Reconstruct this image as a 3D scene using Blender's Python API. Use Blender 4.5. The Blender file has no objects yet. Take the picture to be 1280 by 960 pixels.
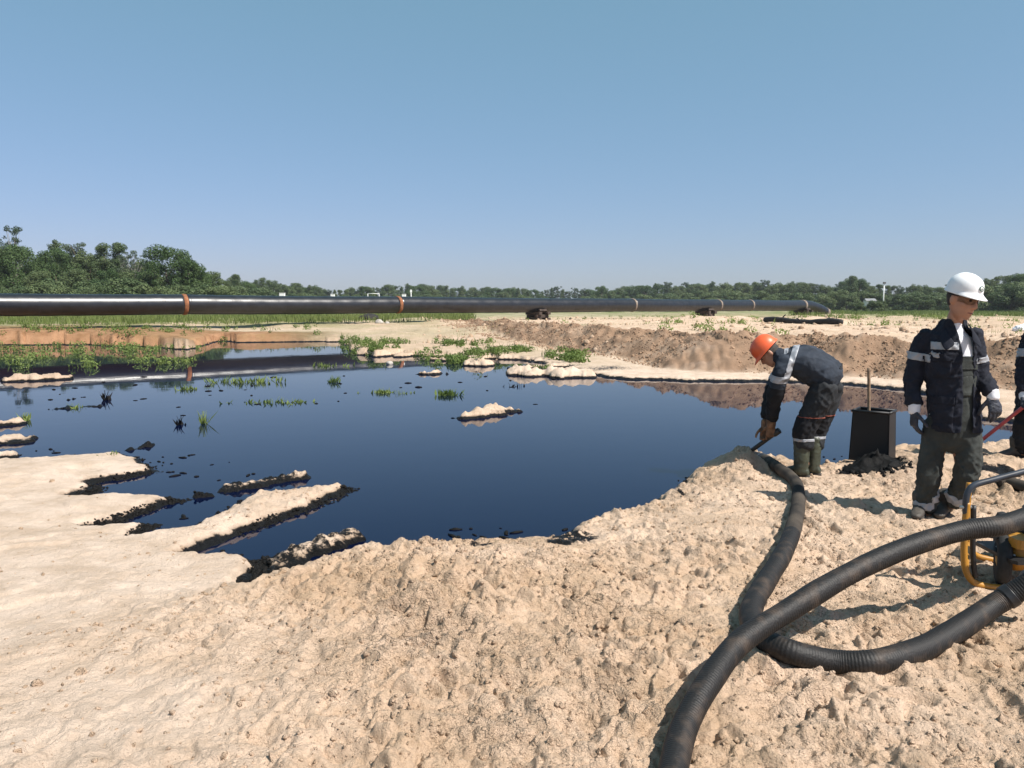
import bpy, bmesh, math, random
import numpy as np
from mathutils import Vector, Matrix, Quaternion

random.seed(7)
RNG = np.random.default_rng(11)
S = bpy.context.scene
COL = S.collection
R = math.radians

# ------------------------------------------------------------------ camera
F = 961.0                      # focal length in photo pixels (1280 wide)
PITCH = R(5.77)
CAM_Z = 1.68
cd = bpy.data.cameras.new('camera')
cd.sensor_width = 36.0
cd.lens = F / 1280 * 36
cd.clip_start = 0.05
cd.clip_end = 6000
cam = bpy.data.objects.new('camera', cd)
cam.location = (0, 0, CAM_Z)
cam.rotation_euler = (math.pi / 2 - PITCH, 0, 0)
COL.objects.link(cam)
S.camera = cam

# ------------------------------------------------------------------ light
SUN_EL = R(52)
SUN_DIR = Vector((0.82 * math.cos(SUN_EL), -0.57 * math.cos(SUN_EL), math.sin(SUN_EL))).normalized()
w = bpy.data.worlds.new('World')
S.world = w
w.use_nodes = True
wn = w.node_tree.nodes
sky = wn.new('ShaderNodeTexSky')
sky.sky_type = 'NISHITA'
sky.sun_disc = False
sky.sun_elevation = SUN_EL
sky.sun_rotation = math.atan2(SUN_DIR.x, SUN_DIR.y)
sky.altitude = 100
sky.air_density = 0.95
sky.dust_density = 0.9
sky.ozone_density = 8.0
wn['Background'].inputs[1].default_value = 0.12
# thin even summer haze over the clear-sky model: scale it and add a pale veil everywhere alike
def vmix(kind, col):
    x = wn.new('ShaderNodeMix'); x.data_type = 'RGBA'; x.blend_type = kind
    x.inputs['Factor'].default_value = 1.0; x.inputs[7].default_value = (*col, 1)
    return x
sc = vmix('MULTIPLY', (0.578, 0.330, 0.430)); veil = vmix('ADD', (0.52, 1.37, 1.24))
w.node_tree.links.new(sky.outputs[0], sc.inputs[6])
w.node_tree.links.new(sc.outputs[2], veil.inputs[6])
w.node_tree.links.new(veil.outputs[2], wn['Background'].inputs[0])
sl = bpy.data.lights.new('sun', 'SUN')
sl.energy = 4.9
sl.angle = R(0.53)
sl.color = (1.0, 0.95, 0.87)
sun = bpy.data.objects.new('sun', sl)
sun.rotation_euler = SUN_DIR.to_track_quat('Z', 'Y').to_euler()
sun.location = (20, -14, 30)
COL.objects.link(sun)
S.view_settings.view_transform = 'Standard'
S.view_settings.look = 'None'
S.view_settings.gamma = 1
S.view_settings.exposure = 0.65
S.view_settings.use_curve_mapping = False

# ------------------------------------------------------------------ pixel -> world
def ray(px, py):
    x = (px - 640) / F
    y = -(py - 480) / F
    c, s = math.cos(PITCH), math.sin(PITCH)
    return Vector((x, c + y * s, -s + y * c))

def P(px, py, z=0.0):
    d = ray(px, py)
    return Vector((0, 0, CAM_Z)) + d * ((z - CAM_Z) / d.z)

def PD(px, py, Y):
    d = ray(px, py)
    return Vector((0, 0, CAM_Z)) + d * (Y / d.y)

# ------------------------------------------------------------------ noise
_perm = np.random.default_rng(5).permutation(256)
_perm = np.concatenate([_perm, _perm, _perm])
_g2 = np.stack([np.cos(np.arange(256) * 2.399), np.sin(np.arange(256) * 2.399)], 1)
_g3 = np.random.default_rng(6).normal(size=(256, 3))
_g3 /= np.linalg.norm(_g3, axis=1)[:, None]

def per2(x, y, sc, seed=0):
    x = np.asarray(x, float) / sc + seed * 17.31
    y = np.asarray(y, float) / sc - seed * 9.77
    xi = np.floor(x).astype(int); yi = np.floor(y).astype(int)
    xf = x - xi; yf = y - yi
    xi &= 255; yi &= 255
    u = xf * xf * xf * (xf * (xf * 6 - 15) + 10)
    v = yf * yf * yf * (yf * (yf * 6 - 15) + 10)
    def g(ix, iy, dx, dy):
        h = _perm[_perm[ix] + iy]
        return _g2[h, 0] * dx + _g2[h, 1] * dy
    a = g(xi, yi, xf, yf); b = g(xi + 1, yi, xf - 1, yf)
    c = g(xi, yi + 1, xf, yf - 1); d = g(xi + 1, yi + 1, xf - 1, yf - 1)
    return (a + u * (b - a)) * (1 - v) + (c + u * (d - c)) * v

def per3(p, sc, seed=0):
    q = np.asarray(p, float) / sc + seed * 7.13
    i = np.floor(q).astype(int); f = q - i
    i &= 255
    u = f * f * f * (f * (f * 6 - 15) + 10)
    out = 0
    for dx in (0, 1):
        for dy in (0, 1):
            for dz in (0, 1):
                h = _perm[_perm[_perm[i[:, 0] + dx] + i[:, 1] + dy] + i[:, 2] + dz]
                gv = (_g3[h] * (f - np.array([dx, dy, dz]))).sum(1)
                wx = u[:, 0] if dx else 1 - u[:, 0]
                wy = u[:, 1] if dy else 1 - u[:, 1]
                wz = u[:, 2] if dz else 1 - u[:, 2]
                out = out + gv * wx * wy * wz
    return out

def sstep(a, b, x):
    t = np.clip((x - a) / (b - a), 0, 1)
    return t * t * (3 - 2 * t)

# ------------------------------------------------------------------ materials
MATS = {}
def nodemat(name):
    m = bpy.data.materials.new(name)
    m.use_nodes = True
    MATS[name] = m
    nt = m.node_tree
    return m, nt, nt.nodes, nt.links, nt.nodes['Principled BSDF']

def mat(name, col, rough=0.6, metal=0.0, var=0.25, scale=12.0, bump=0.0, bscale=60.0, col2=None, spec=0.5, detail=5, wear=0.5):
    m, nt, N, L, b = nodemat(name)
    b.inputs['Roughness'].default_value = rough
    b.inputs['Metallic'].default_value = metal
    b.inputs['Specular IOR Level'].default_value = spec
    tc = N.new('ShaderNodeTexCoord')
    nz = N.new('ShaderNodeTexNoise'); nz.inputs['Scale'].default_value = scale; nz.inputs['Detail'].default_value = detail
    L.new(tc.outputs['Object'], nz.inputs['Vector'])
    rp = N.new('ShaderNodeValToRGB')
    c2 = col2 or tuple(min(1, c * (1 + var)) for c in col)
    c1 = tuple(c * (1 - var) for c in col) if not col2 else col
    rp.color_ramp.elements[0].position = max(0.0, wear - 0.2); rp.color_ramp.elements[1].position = min(1.0, wear + 0.2)
    rp.color_ramp.elements[0].color = (*c1, 1); rp.color_ramp.elements[1].color = (*c2, 1)
    L.new(nz.outputs['Fac'], rp.inputs['Fac'])
    L.new(rp.outputs['Color'], b.inputs['Base Color'])
    if bump:
        n2 = N.new('ShaderNodeTexNoise'); n2.inputs['Scale'].default_value = bscale; n2.inputs['Detail'].default_value = 4
        L.new(tc.outputs['Object'], n2.inputs['Vector'])
        bp = N.new('ShaderNodeBump'); bp.inputs['Strength'].default_value = bump; bp.inputs['Distance'].default_value = 0.01
        L.new(n2.outputs['Fac'], bp.inputs['Height']); L.new(bp.outputs['Normal'], b.inputs['Normal'])
    return m

def make_sand(name, use_attr=True):
    m, nt, N, L, b = nodemat(name)
    b.inputs['Roughness'].default_value = 0.95
    b.inputs['Specular IOR Level'].default_value = 0.15
    geo = N.new('ShaderNodeNewGeometry')
    def noise(sc, det=5, rgh=0.55):
        n = N.new('ShaderNodeTexNoise'); n.inputs['Scale'].default_value = sc
        n.inputs['Detail'].default_value = det; n.inputs['Roughness'].default_value = rgh
        L.new(geo.outputs['Position'], n.inputs['Vector']); return n
    def ramp(src, p0, p1, c0, c1):
        r = N.new('ShaderNodeValToRGB')
        r.color_ramp.elements[0].position = p0; r.color_ramp.elements[1].position = p1
        r.color_ramp.elements[0].color = c0; r.color_ramp.elements[1].color = c1
        L.new(src, r.inputs['Fac']); return r
    def mix(f, a, bb, t='MIX'):
        x = N.new('ShaderNodeMix'); x.data_type = 'RGBA'; x.blend_type = t
        if hasattr(f, 'node'): L.new(f, x.inputs['Factor'])
        else: x.inputs['Factor'].default_value = f
        for i, s in ((6, a), (7, bb)):
            if hasattr(s, 'node'): L.new(s, x.inputs[i])
            else: x.inputs[i].default_value = s
        return x.outputs[2]
    def math_(op, a, bb):
        x = N.new('ShaderNodeMath'); x.operation = op
        for i, s in ((0, a), (1, bb)):
            if hasattr(s, 'node'): L.new(s, x.inputs[i])
            else: x.inputs[i].default_value = s
        return x.outputs[0]
    n1 = noise(1.1, 6, 0.6); n2 = noise(9, 6, 0.65); n3 = noise(160, 3, 0.7); n4 = noise(34, 5, 0.65)
    c = ramp(n1.outputs['Fac'], 0.35, 0.66, (0.50, 0.352, 0.236, 1), (0.66, 0.49, 0.362, 1)).outputs[0]
    c = mix(ramp(n2.outputs['Fac'], 0.42, 0.70, (0, 0, 0, 1), (0.42, 0.42, 0.42, 1)).outputs[0], c, (0.38, 0.255, 0.15, 1))
    c = mix(ramp(n4.outputs['Fac'], 0.56, 0.72, (0, 0, 0, 1), (0.38, 0.38, 0.38, 1)).outputs[0], c, (0.32, 0.21, 0.125, 1))
    c = mix(ramp(n3.outputs['Fac'], 0.60, 0.74, (0, 0, 0, 1), (0.45, 0.45, 0.45, 1)).outputs[0], c, (0.22, 0.15, 0.10, 1))
    if use_attr:
        at = N.new('ShaderNodeAttribute'); at.attribute_name = 'soil'
        sp = N.new('ShaderNodeSeparateColor'); L.new(at.outputs['Color'], sp.inputs[0])
        br = ramp(noise(2.2, 5, 0.6).outputs['Fac'], 0.3, 0.7, (0.180, 0.112, 0.070, 1), (0.310, 0.202, 0.130, 1)).outputs[0]
        pale = ramp(noise(3.1, 8, 0.68).outputs['Fac'], 0.38, 0.60, (0.475, 0.372, 0.285, 1), (0.635, 0.515, 0.418, 1)).outputs[0]
        pm = N.new('ShaderNodeMapRange'); L.new(at.outputs['Alpha'], pm.inputs[0]); pm.inputs[1].default_value = .85; pm.inputs[2].default_value = .12
        c = mix(math_('MULTIPLY', pm.outputs[0], .85), c, pale)
        c = mix(math_('MULTIPLY', sp.outputs[0], ramp(noise(0.9, 4).outputs['Fac'], 0.25, 0.5, (0.55,) * 3 + (1,), (1,) * 4).outputs[0]), c, br)
        rm = N.new('ShaderNodeMapRange'); L.new(sp.outputs[0], rm.inputs[0]); rm.inputs[1].default_value = 1.0; rm.inputs[2].default_value = 1.7
        c = mix(rm.outputs[0], c, ramp(noise(1.3, 6, .65).outputs['Fac'], .35, .65, (0.215, 0.108, 0.055, 1), (0.36, 0.20, 0.112, 1)).outputs[0])
        gr = ramp(noise(0.5, 5, 0.6).outputs['Fac'], 0.3, 0.7, (0.06, 0.10, 0.025, 1), (0.17, 0.19, 0.065, 1)).outputs[0]
        gm = math_('MULTIPLY', sp.outputs[2], ramp(noise(0.25, 6, 0.7).outputs['Fac'], 0.36, 0.52, (0.15,) * 3 + (1,), (1,) * 4).outputs[0])
        c = mix(gm, c, gr)
        # oil: height line at the water's edge and spilled patches
        sx = N.new('ShaderNodeSeparateXYZ'); L.new(geo.outputs['Position'], sx.inputs[0])
        on = noise(7, 5, 0.65)
        zz = math_('SUBTRACT', sx.outputs['Z'], math_('MULTIPLY', math_('SUBTRACT', on.outputs['Fac'], 0.5), 0.085))
        edge = ramp(zz, 0.034, 0.042, (1,) * 4, (0, 0, 0, 1)).outputs[0]
        patch = ramp(math_('ADD', sp.outputs[1], math_('MULTIPLY', math_('SUBTRACT', noise(11, 6, 0.7).outputs['Fac'], 0.5), 1.1)), 0.46, 0.56, (0, 0, 0, 1), (1,) * 4).outputs[0]
        oil = math_('MAXIMUM', edge, patch)
        # damp sand just above the oil line
        damp = ramp(zz, 0.040, 0.062, (0.55,) * 3 + (1,), (0, 0, 0, 1)).outputs[0]
        c = mix(damp, c, (0.20, 0.135, 0.085, 1))
        c = mix(oil, c, (0.006, 0.0055, 0.0055, 1))
        ro = N.new('ShaderNodeMapRange'); L.new(oil, ro.inputs[0]); ro.inputs[3].default_value = 0.95; ro.inputs[4].default_value = 0.42
        L.new(ro.outputs[0], b.inputs['Roughness'])
        sr = N.new('ShaderNodeMapRange'); L.new(oil, sr.inputs[0]); sr.inputs[3].default_value = 0.15; sr.inputs[4].default_value = 0.18
        L.new(sr.outputs[0], b.inputs['Specular IOR Level'])
    L.new(c, b.inputs['Base Color'])
    nb = noise(55, 6, 0.7)
    bp = N.new('ShaderNodeBump'); bp.inputs['Strength'].default_value = 0.9; bp.inputs['Distance'].default_value = 0.026
    L.new(nb.outputs['Fac'], bp.inputs['Height'])
    bp2 = N.new('ShaderNodeBump'); bp2.inputs['Strength'].default_value = 0.4; bp2.inputs['Distance'].default_value = 0.004
    L.new(n3.outputs['Fac'], bp2.inputs['Height'])
    prev = bp.outputs['Normal']
    for vs, dist in ((24, .05), (62, .022)):
        vo = N.new('ShaderNodeTexVoronoi'); vo.feature = 'F1'; vo.inputs['Scale'].default_value = vs; vo.inputs['Randomness'].default_value = 1
        wv = N.new('ShaderNodeMix'); wv.data_type = 'VECTOR'; wv.inputs['Factor'].default_value = .06
        L.new(geo.outputs['Position'], wv.inputs[4]); L.new(noise(40, 3).outputs['Color'], wv.inputs[5])
        L.new(wv.outputs[1], vo.inputs['Vector'])
        bv = N.new('ShaderNodeBump'); bv.invert = True; bv.inputs['Distance'].default_value = dist; bv.inputs['Strength'].default_value = .7
        if use_attr:
            L.new(math_('MULTIPLY', at.outputs['Alpha'], ramp(noise(1.9, 4, .6).outputs['Fac'], .38, .66, (.18,) * 3 + (1,), (.85,) * 3 + (1,)).outputs[0]), bv.inputs['Strength'])
        L.new(vo.outputs['Distance'], bv.inputs['Height']); L.new(prev, bv.inputs['Normal']); prev = bv.outputs['Normal']
    L.new(prev, bp2.inputs['Normal'])
    L.new(bp2.outputs['Normal'], b.inputs['Normal'])
    return m

def make_leaf(name, c1, c2, trans=0.25):
    m, nt, N, L, b = nodemat(name)
    oi = N.new('ShaderNodeObjectInfo'); geo = N.new('ShaderNodeNewGeometry')
    n = N.new('ShaderNodeTexNoise'); n.inputs['Scale'].default_value = 0.55; n.inputs['Detail'].default_value = 4
    L.new(geo.outputs['Position'], n.inputs['Vector'])
    ad = N.new('ShaderNodeMath'); ad.operation = 'MULTIPLY_ADD'; ad.inputs[1].default_value = 0.5
    L.new(oi.outputs['Random'], ad.inputs[0])
    sb = N.new('ShaderNodeMath'); sb.operation = 'MULTIPLY_ADD'; sb.inputs[1].default_value = 1.1; sb.inputs[2].default_value = -0.32
    L.new(n.outputs['Fac'], sb.inputs[0]); L.new(sb.outputs[0], ad.inputs[2])
    r = N.new('ShaderNodeValToRGB')
    r.color_ramp.elements[0].color = (*c1, 1); r.color_ramp.elements[1].color = (*c2, 1)
    L.new(ad.outputs[0], r.inputs['Fac'])
    b.inputs['Roughness'].default_value = 0.6
    b.inputs['Specular IOR Level'].default_value = 0.25
    L.new(r.outputs[0], b.inputs['Base Color'])
    tr = N.new('ShaderNodeBsdfTranslucent'); L.new(r.outputs[0], tr.inputs['Color'])
    mx = N.new('ShaderNodeMixShader'); mx.inputs[0].default_value = trans
    L.new(b.outputs[0], mx.inputs[1]); L.new(tr.outputs[0], mx.inputs[2])
    L.new(mx.outputs[0], N['Material Output'].inputs[0])
    return m

SAND = make_sand('sand')
CLOD = make_sand('sand_clod', False)
BERMCLOD = mat('berm_clod', (0.27, 0.178, 0.118), 0.95, var=.35, scale=2, spec=.1)
LEAF_OAK = make_leaf('leaf_oak', (0.036, 0.070, 0.022), (0.092, 0.142, 0.046), .3)
LEAF_MIX = make_leaf('leaf_mixed', (0.048, 0.084, 0.032), (0.145, 0.180, 0.075), .3)
LEAF_PINE = make_leaf('leaf_pine', (0.038, 0.068, 0.040), (0.105, 0.135, 0.078), 0.25)
LEAF_WEED = make_leaf('leaf_weed', (0.095, 0.15, 0.035), (0.24, 0.29, 0.085), 0.35)
GRASS = make_leaf('grass_blade', (0.10, 0.15, 0.035), (0.24, 0.26, 0.09), 0.35)
BARK = mat('bark', (0.13, 0.10, 0.075), 0.9, var=0.4, scale=6, bump=0.5, bscale=20)
BARK_DEAD = mat('bark_dead', (0.27, 0.25, 0.22), 0.9, var=0.3, scale=6)
NAVY = mat('navy_cloth', (0.013, 0.015, 0.024), 0.85, var=0.3, scale=7, bump=0.35, bscale=45, spec=0.25)
SLATE = mat('slate_cloth', (0.027, 0.034, 0.047), 0.85, var=0.3, scale=7, bump=0.35, bscale=45, spec=0.25)
OLIVE = mat('olive_cloth', (0.040, 0.044, 0.041), 0.88, var=0.35, scale=6, bump=0.35, bscale=45, spec=0.25)
DARKGREY = mat('dark_grey_cloth', (0.022, 0.024, 0.027), 0.88, var=0.35, scale=6, bump=0.35, bscale=45, spec=0.25)
KNEE = mat('knee_cloth', (0.012, 0.013, 0.016), 0.85, var=0.35, scale=8, bump=0.35, bscale=45, spec=0.25)
REFL = mat('reflective_tape', (0.30, 0.31, 0.335), 0.42, var=0.14, scale=14, spec=0.5)
WHITE_CLOTH = mat('white_cloth', (0.72, 0.72, 0.76), 0.9, var=0.08, scale=9, bump=0.3, bscale=30)
SKIN = mat('skin', (0.36, 0.185, 0.12), 0.55, var=0.14, scale=14, bump=0.1, bscale=80)
LIP = mat('lip', (0.17, 0.06, 0.05), 0.5, var=.1)
HAIR = mat('hair', (0.035, 0.028, 0.023), 0.8, var=0.4, scale=60)
GLOVE = mat('glove', (0.018, 0.022, 0.034), 0.6, var=0.5, scale=18, bump=0.3, bscale=60)
GLOVE_BR = mat('glove_brown', (0.16, 0.085, 0.045), 0.8, var=0.5, scale=22, bump=0.3, bscale=60)
RUBBER_BOOT = mat('rubber_boot', (0.040, 0.046, 0.030), 0.5, var=0.4, scale=9, bump=0.2, bscale=25)
SHOE = mat('shoe', (0.022, 0.020, 0.019), 0.7, var=0.5, scale=9, bump=0.2, col2=(0.085, 0.07, 0.055))
SOLE = mat('sole', (0.05, 0.045, 0.04), 0.9, var=0.3)
HELMET_W = mat('helmet_white', (0.78, 0.79, 0.80), 0.32, var=0.03, scale=10)
HELMET_O = mat('helmet_orange', (0.72, 0.115, 0.035), 0.4, var=0.08, scale=10)
BLACK = mat('black_plastic', (0.013, 0.013, 0.014), 0.5, var=0.3, scale=12)
EMBLEM = mat('emblem_green', (0.05, 0.11, 0.09), 0.5, var=0.1)
EYE = mat('eye', (0.05, 0.035, 0.03), 0.2, var=0.1)
LENS = mat('lens', (0.75, 0.75, 0.72), 0.06, var=0.03)
LENS.node_tree.nodes['Principled BSDF'].inputs['Transmission Weight'].default_value = 1.0
LENS.node_tree.nodes['Principled BSDF'].inputs['IOR'].default_value = 1.15
PIPE = mat('pipe_wrap', (0.010, 0.011, 0.014), 0.30, var=0.35, scale=3, bump=0.0, spec=0.6)
RUST = mat('rust_band', (0.22, 0.085, 0.035), 0.85, var=0.45, scale=5, bump=0.4, bscale=30)
GREYBAND = mat('grey_band', (0.19, 0.15, 0.12), 0.85, var=0.4, scale=5)
HOSE = mat('hose_rubber', (0.009, 0.008, 0.0075), 0.6, col2=(0.085, 0.058, 0.040), wear=0.71, detail=10, scale=11, bump=0.25, bscale=90, spec=0.4)
HOSE_DUST = mat('hose_dusty', (0.016, 0.014, 0.0125), 0.8, scale=5, bump=0.25, bscale=90, col2=(0.085, 0.068, 0.052), spec=0.3, wear=0.58)
COUPL = mat('coupling', (0.012, 0.012, 0.013), 0.45, var=0.3)
SCRAPE = mat('scrape', (0.36, 0.26, 0.17), 0.9, var=0.3, scale=40)
YELLOW = mat('yellow_paint', (0.40, 0.185, 0.022), 0.45, scale=9, col2=(0.16, 0.09, 0.03), wear=0.66)
HANDLE = mat('handle_paint', (0.028, 0.034, 0.045), 0.4, var=0.4, scale=14)
STEEL = mat('steel', (0.42, 0.42, 0.42), 0.4, metal=0.9, var=0.25, scale=20)
ENGINE = mat('engine_grey', (0.09, 0.09, 0.095), 0.55, var=0.3, scale=12)
TYRE = mat('tyre', (0.018, 0.018, 0.018), 0.85, var=0.4, scale=20, bump=0.2)
TANK = mat('oily_tank', (0.005, 0.005, 0.006), 0.55, var=0.4, scale=5, bump=0.15, bscale=8)
SLUDGE = mat('oil_sludge', (0.006, 0.006, 0.006), 0.7, var=0.4, scale=20, bump=0.6, bscale=40, spec=0.12)
WOOD = mat('old_wood', (0.20, 0.135, 0.085), 0.85, var=0.35, scale=18, bump=0.3)
DARKWOOD = mat('dark_timber', (0.055, 0.038, 0.030), 0.9, var=0.5, scale=3, bump=0.4, bscale=15)
CHAR = mat('charred', (0.018, 0.016, 0.015), 0.85, var=0.5, scale=6, bump=0.6, bscale=14)
REDPAINT = mat('red_paint', (0.36, 0.055, 0.065), 0.55, var=0.25, scale=10)
WHITEPAINT = mat('white_paint', (0.75, 0.75, 0.74), 0.6, var=0.06, scale=5)
PALEWALL = mat('pale_wall', (0.62, 0.62, 0.6), 0.8, var=0.08, scale=2)
ROOFM = mat('grey_roof', (0.22, 0.22, 0.23), 0.8, var=0.2, scale=2)
PANE = mat('dark_pane', (0.03, 0.035, 0.04), 0.15, var=0.1)
STONE = mat('pale_stone', (0.36, 0.33, 0.29), 0.9, var=0.2, scale=4, bump=0.3)
DEBRIS = mat('oily_debris', (0.007, 0.0065, 0.006), 0.7, spec=0.12, var=0.5, scale=20)
BAG = mat('white_bag', (0.70, 0.72, 0.76), 0.7, var=0.1, scale=4)

# spiral tape on the pipe
def pipe_spiral():
    nt = PIPE.node_tree; N = nt.nodes; L = nt.links; b = N['Principled BSDF']
    tc = N.new('ShaderNodeTexCoord')
    wv = N.new('ShaderNodeTexWave'); wv.wave_type = 'BANDS'; wv.bands_direction = 'X'; wv.wave_profile = 'SAW'
    wv.inputs['Scale'].default_value = 0.72; wv.inputs['Distortion'].default_value = 0.5; wv.inputs['Detail'].default_value = 2
    L.new(tc.outputs['Object'], wv.inputs['Vector'])
    n = N.new('ShaderNodeTexNoise'); n.inputs['Scale'].default_value = 1.6; n.inputs['Detail'].default_value = 5
    L.new(tc.outputs['Object'], n.inputs['Vector'])
    ad = N.new('ShaderNodeMath'); ad.operation = 'ADD'
    L.new(wv.outputs['Fac'], ad.inputs[0]); L.new(n.outputs['Fac'], ad.inputs[1])
    bp = N.new('ShaderNodeBump'); bp.inputs['Strength'].default_value = 0.35; bp.inputs['Distance'].default_value = 0.02
    L.new(ad.outputs[0], bp.inputs['Height']); L.new(bp.outputs['Normal'], b.inputs['Normal'])
    mr = N.new('ShaderNodeMapRange'); mr.inputs[3].default_value = 0.22; mr.inputs[4].default_value = 0.45
    L.new(n.outputs['Fac'], mr.inputs[0]); L.new(mr.outputs[0], b.inputs['Roughness'])
pipe_spiral()

# ------------------------------------------------------------------ object helpers
def link(name, me, m=None, parent=None, smooth=True):
    o = bpy.data.objects.new(name, me)
    if m is not None and not me.materials:
        me.materials.append(m)
    COL.objects.link(o)
    if parent is not None:
        o.parent = parent
    if smooth:
        me.polygons.foreach_set('use_smooth', [True] * len(me.polygons))
    return o

def mesh_np(name, V, Fc, n=None):
    V = np.asarray(V, np.float32); Fc = np.asarray(Fc, np.int32)
    k = Fc.shape[1]
    me = bpy.data.meshes.new(name)
    me.vertices.add(len(V)); me.vertices.foreach_set('co', V.ravel())
    me.loops.add(Fc.size); me.loops.foreach_set('vertex_index', Fc.ravel())
    me.polygons.add(len(Fc)); me.polygons.foreach_set('loop_start', np.arange(0, Fc.size, k, dtype=np.int32))
    me.update(calc_edges=True)
    return me

def mesh_py(name, V, Fc):
    me = bpy.data.meshes.new(name)
    me.from_pydata([tuple(v) for v in V], [], Fc)
    me.update()
    return me

def tag(o, label, cat, group=None):
    o['label'] = label; o['category'] = cat
    if group: o['group'] = group
    return o

def empty(name, loc, rz=0.0):
    o = bpy.data.objects.new(name, None)
    o.empty_display_size = 0.2
    o.location = loc; o.rotation_euler = (0, 0, rz)
    COL.objects.link(o)
    return o

def box(V, Fc, cx, cy, cz, sx, sy, sz, rot=None, bev=0.0):
    """add a box with chamfered vertical edges to V, Fc"""
    n0 = len(V)
    hx, hy, hz = sx / 2, sy / 2, sz / 2
    b = min(bev, hx * .9, hy * .9)
    if b > 0:
        ring = [(hx - b, -hy), (hx, -hy + b), (hx, hy - b), (hx - b, hy), (-hx + b, hy), (-hx, hy - b), (-hx, -hy + b), (-hx + b, -hy)]
    else:
        ring = [(hx, -hy), (hx, hy), (-hx, hy), (-hx, -hy)]
    k = len(ring)
    pts = [Vector((x, y, -hz)) for x, y in ring] + [Vector((x, y, hz)) for x, y in ring]
    for p in pts:
        if rot is not None: p = rot @ p
        V.append(p + Vector((cx, cy, cz)))
    for i in range(k):
        j = (i + 1) % k
        Fc.append((n0 + i, n0 + j, n0 + k + j, n0 + k + i))
    Fc.append(tuple(n0 + k + i for i in range(k)))
    Fc.append(tuple(n0 + i for i in reversed(range(k))))

def catmull(pts, per=8):
    pts = [np.array(p, float) for p in pts]
    out = []
    for i in range(len(pts) - 1):
        p0 = pts[max(i - 1, 0)]; p1 = pts[i]; p2 = pts[i + 1]; p3 = pts[min(i + 2, len(pts) - 1)]
        for k in range(per):
            t = k / per
            out.append(0.5 * ((2 * p1) + (-p0 + p2) * t + (2 * p0 - 5 * p1 + 4 * p2 - p3) * t * t + (-p0 + 3 * p1 - 3 * p2 + p3) * t ** 3))
    out.append(pts[-1])
    return out

def frames(path):
    """parallel transported frames"""
    path = [Vector(p[:3]) for p in path]
    T = []
    for i in range(len(path)):
        a = path[max(i - 1, 0)]; b = path[min(i + 1, len(path) - 1)]
        t = (b - a)
        T.append(t.normalized() if t.length > 1e-9 else Vector((0, 0, 1)))
    ref = Vector((1, 0, 0)) if abs(T[0].x) < 0.8 else Vector((0, 1, 0))
    u = (ref - T[0] * ref.dot(T[0])).normalized()
    out = []
    for i in range(len(path)):
        if i:
            u = T[i - 1].rotation_difference(T[i]) @ u
            u = (u - T[i] * u.dot(T[i])).normalized()
        out.append((path[i], u.copy(), T[i].cross(u), T[i]))
    return out

def sweep(path, radii, n=16, caps=True):
    V = []; Fc = []
    fr = frames(path)
    for i, (c, u, v, t) in enumerate(fr):
        r = radii[i] if hasattr(radii, '__len__') else radii
        for k in range(n):
            a = 2 * math.pi * k / n
            V.append(c + u * (r * math.cos(a)) + v * (r * math.sin(a)))
    for i in range(len(fr) - 1):
        for k in range(n):
            j = (k + 1) % n
            Fc.append((i * n + k, i * n + j, (i + 1) * n + j, (i + 1) * n + k))
    if caps:
        Fc.append(tuple(reversed(range(n))))
        Fc.append(tuple((len(fr) - 1) * n + k for k in range(n)))
    return V, Fc

def tube(name, pts, r, m, parent=None, n=12, per=6, smooth_path=True):
    path = catmull(pts, per) if smooth_path and len(pts) > 2 else [np.array(p, float) for p in pts]
    V, Fc = sweep(path, r, n)
    return link(name, mesh_py(name, V, Fc), m, parent)

def lathe(name, prof, m, parent=None, n=32, axis='Z'):
    """prof: list of (r, h)"""
    V = []; Fc = []
    for r, h in prof:
        for k in range(n):
            a = 2 * math.pi * k / n
            p = (r * math.cos(a), r * math.sin(a), h)
            if axis == 'X': p = (h, p[0], p[1])
            elif axis == 'Y': p = (p[0], h, p[1])
            V.append(p)
    for i in range(len(prof) - 1):
        for k in range(n):
            j = (k + 1) % n
            Fc.append((i * n + k, i * n + j, (i + 1) * n + j, (i + 1) * n + k))
    Fc.append(tuple(reversed(range(n)))); Fc.append(tuple((len(prof) - 1) * n + k for k in range(n)))
    return link(name, mesh_py(name, V, Fc), m, parent)

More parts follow.
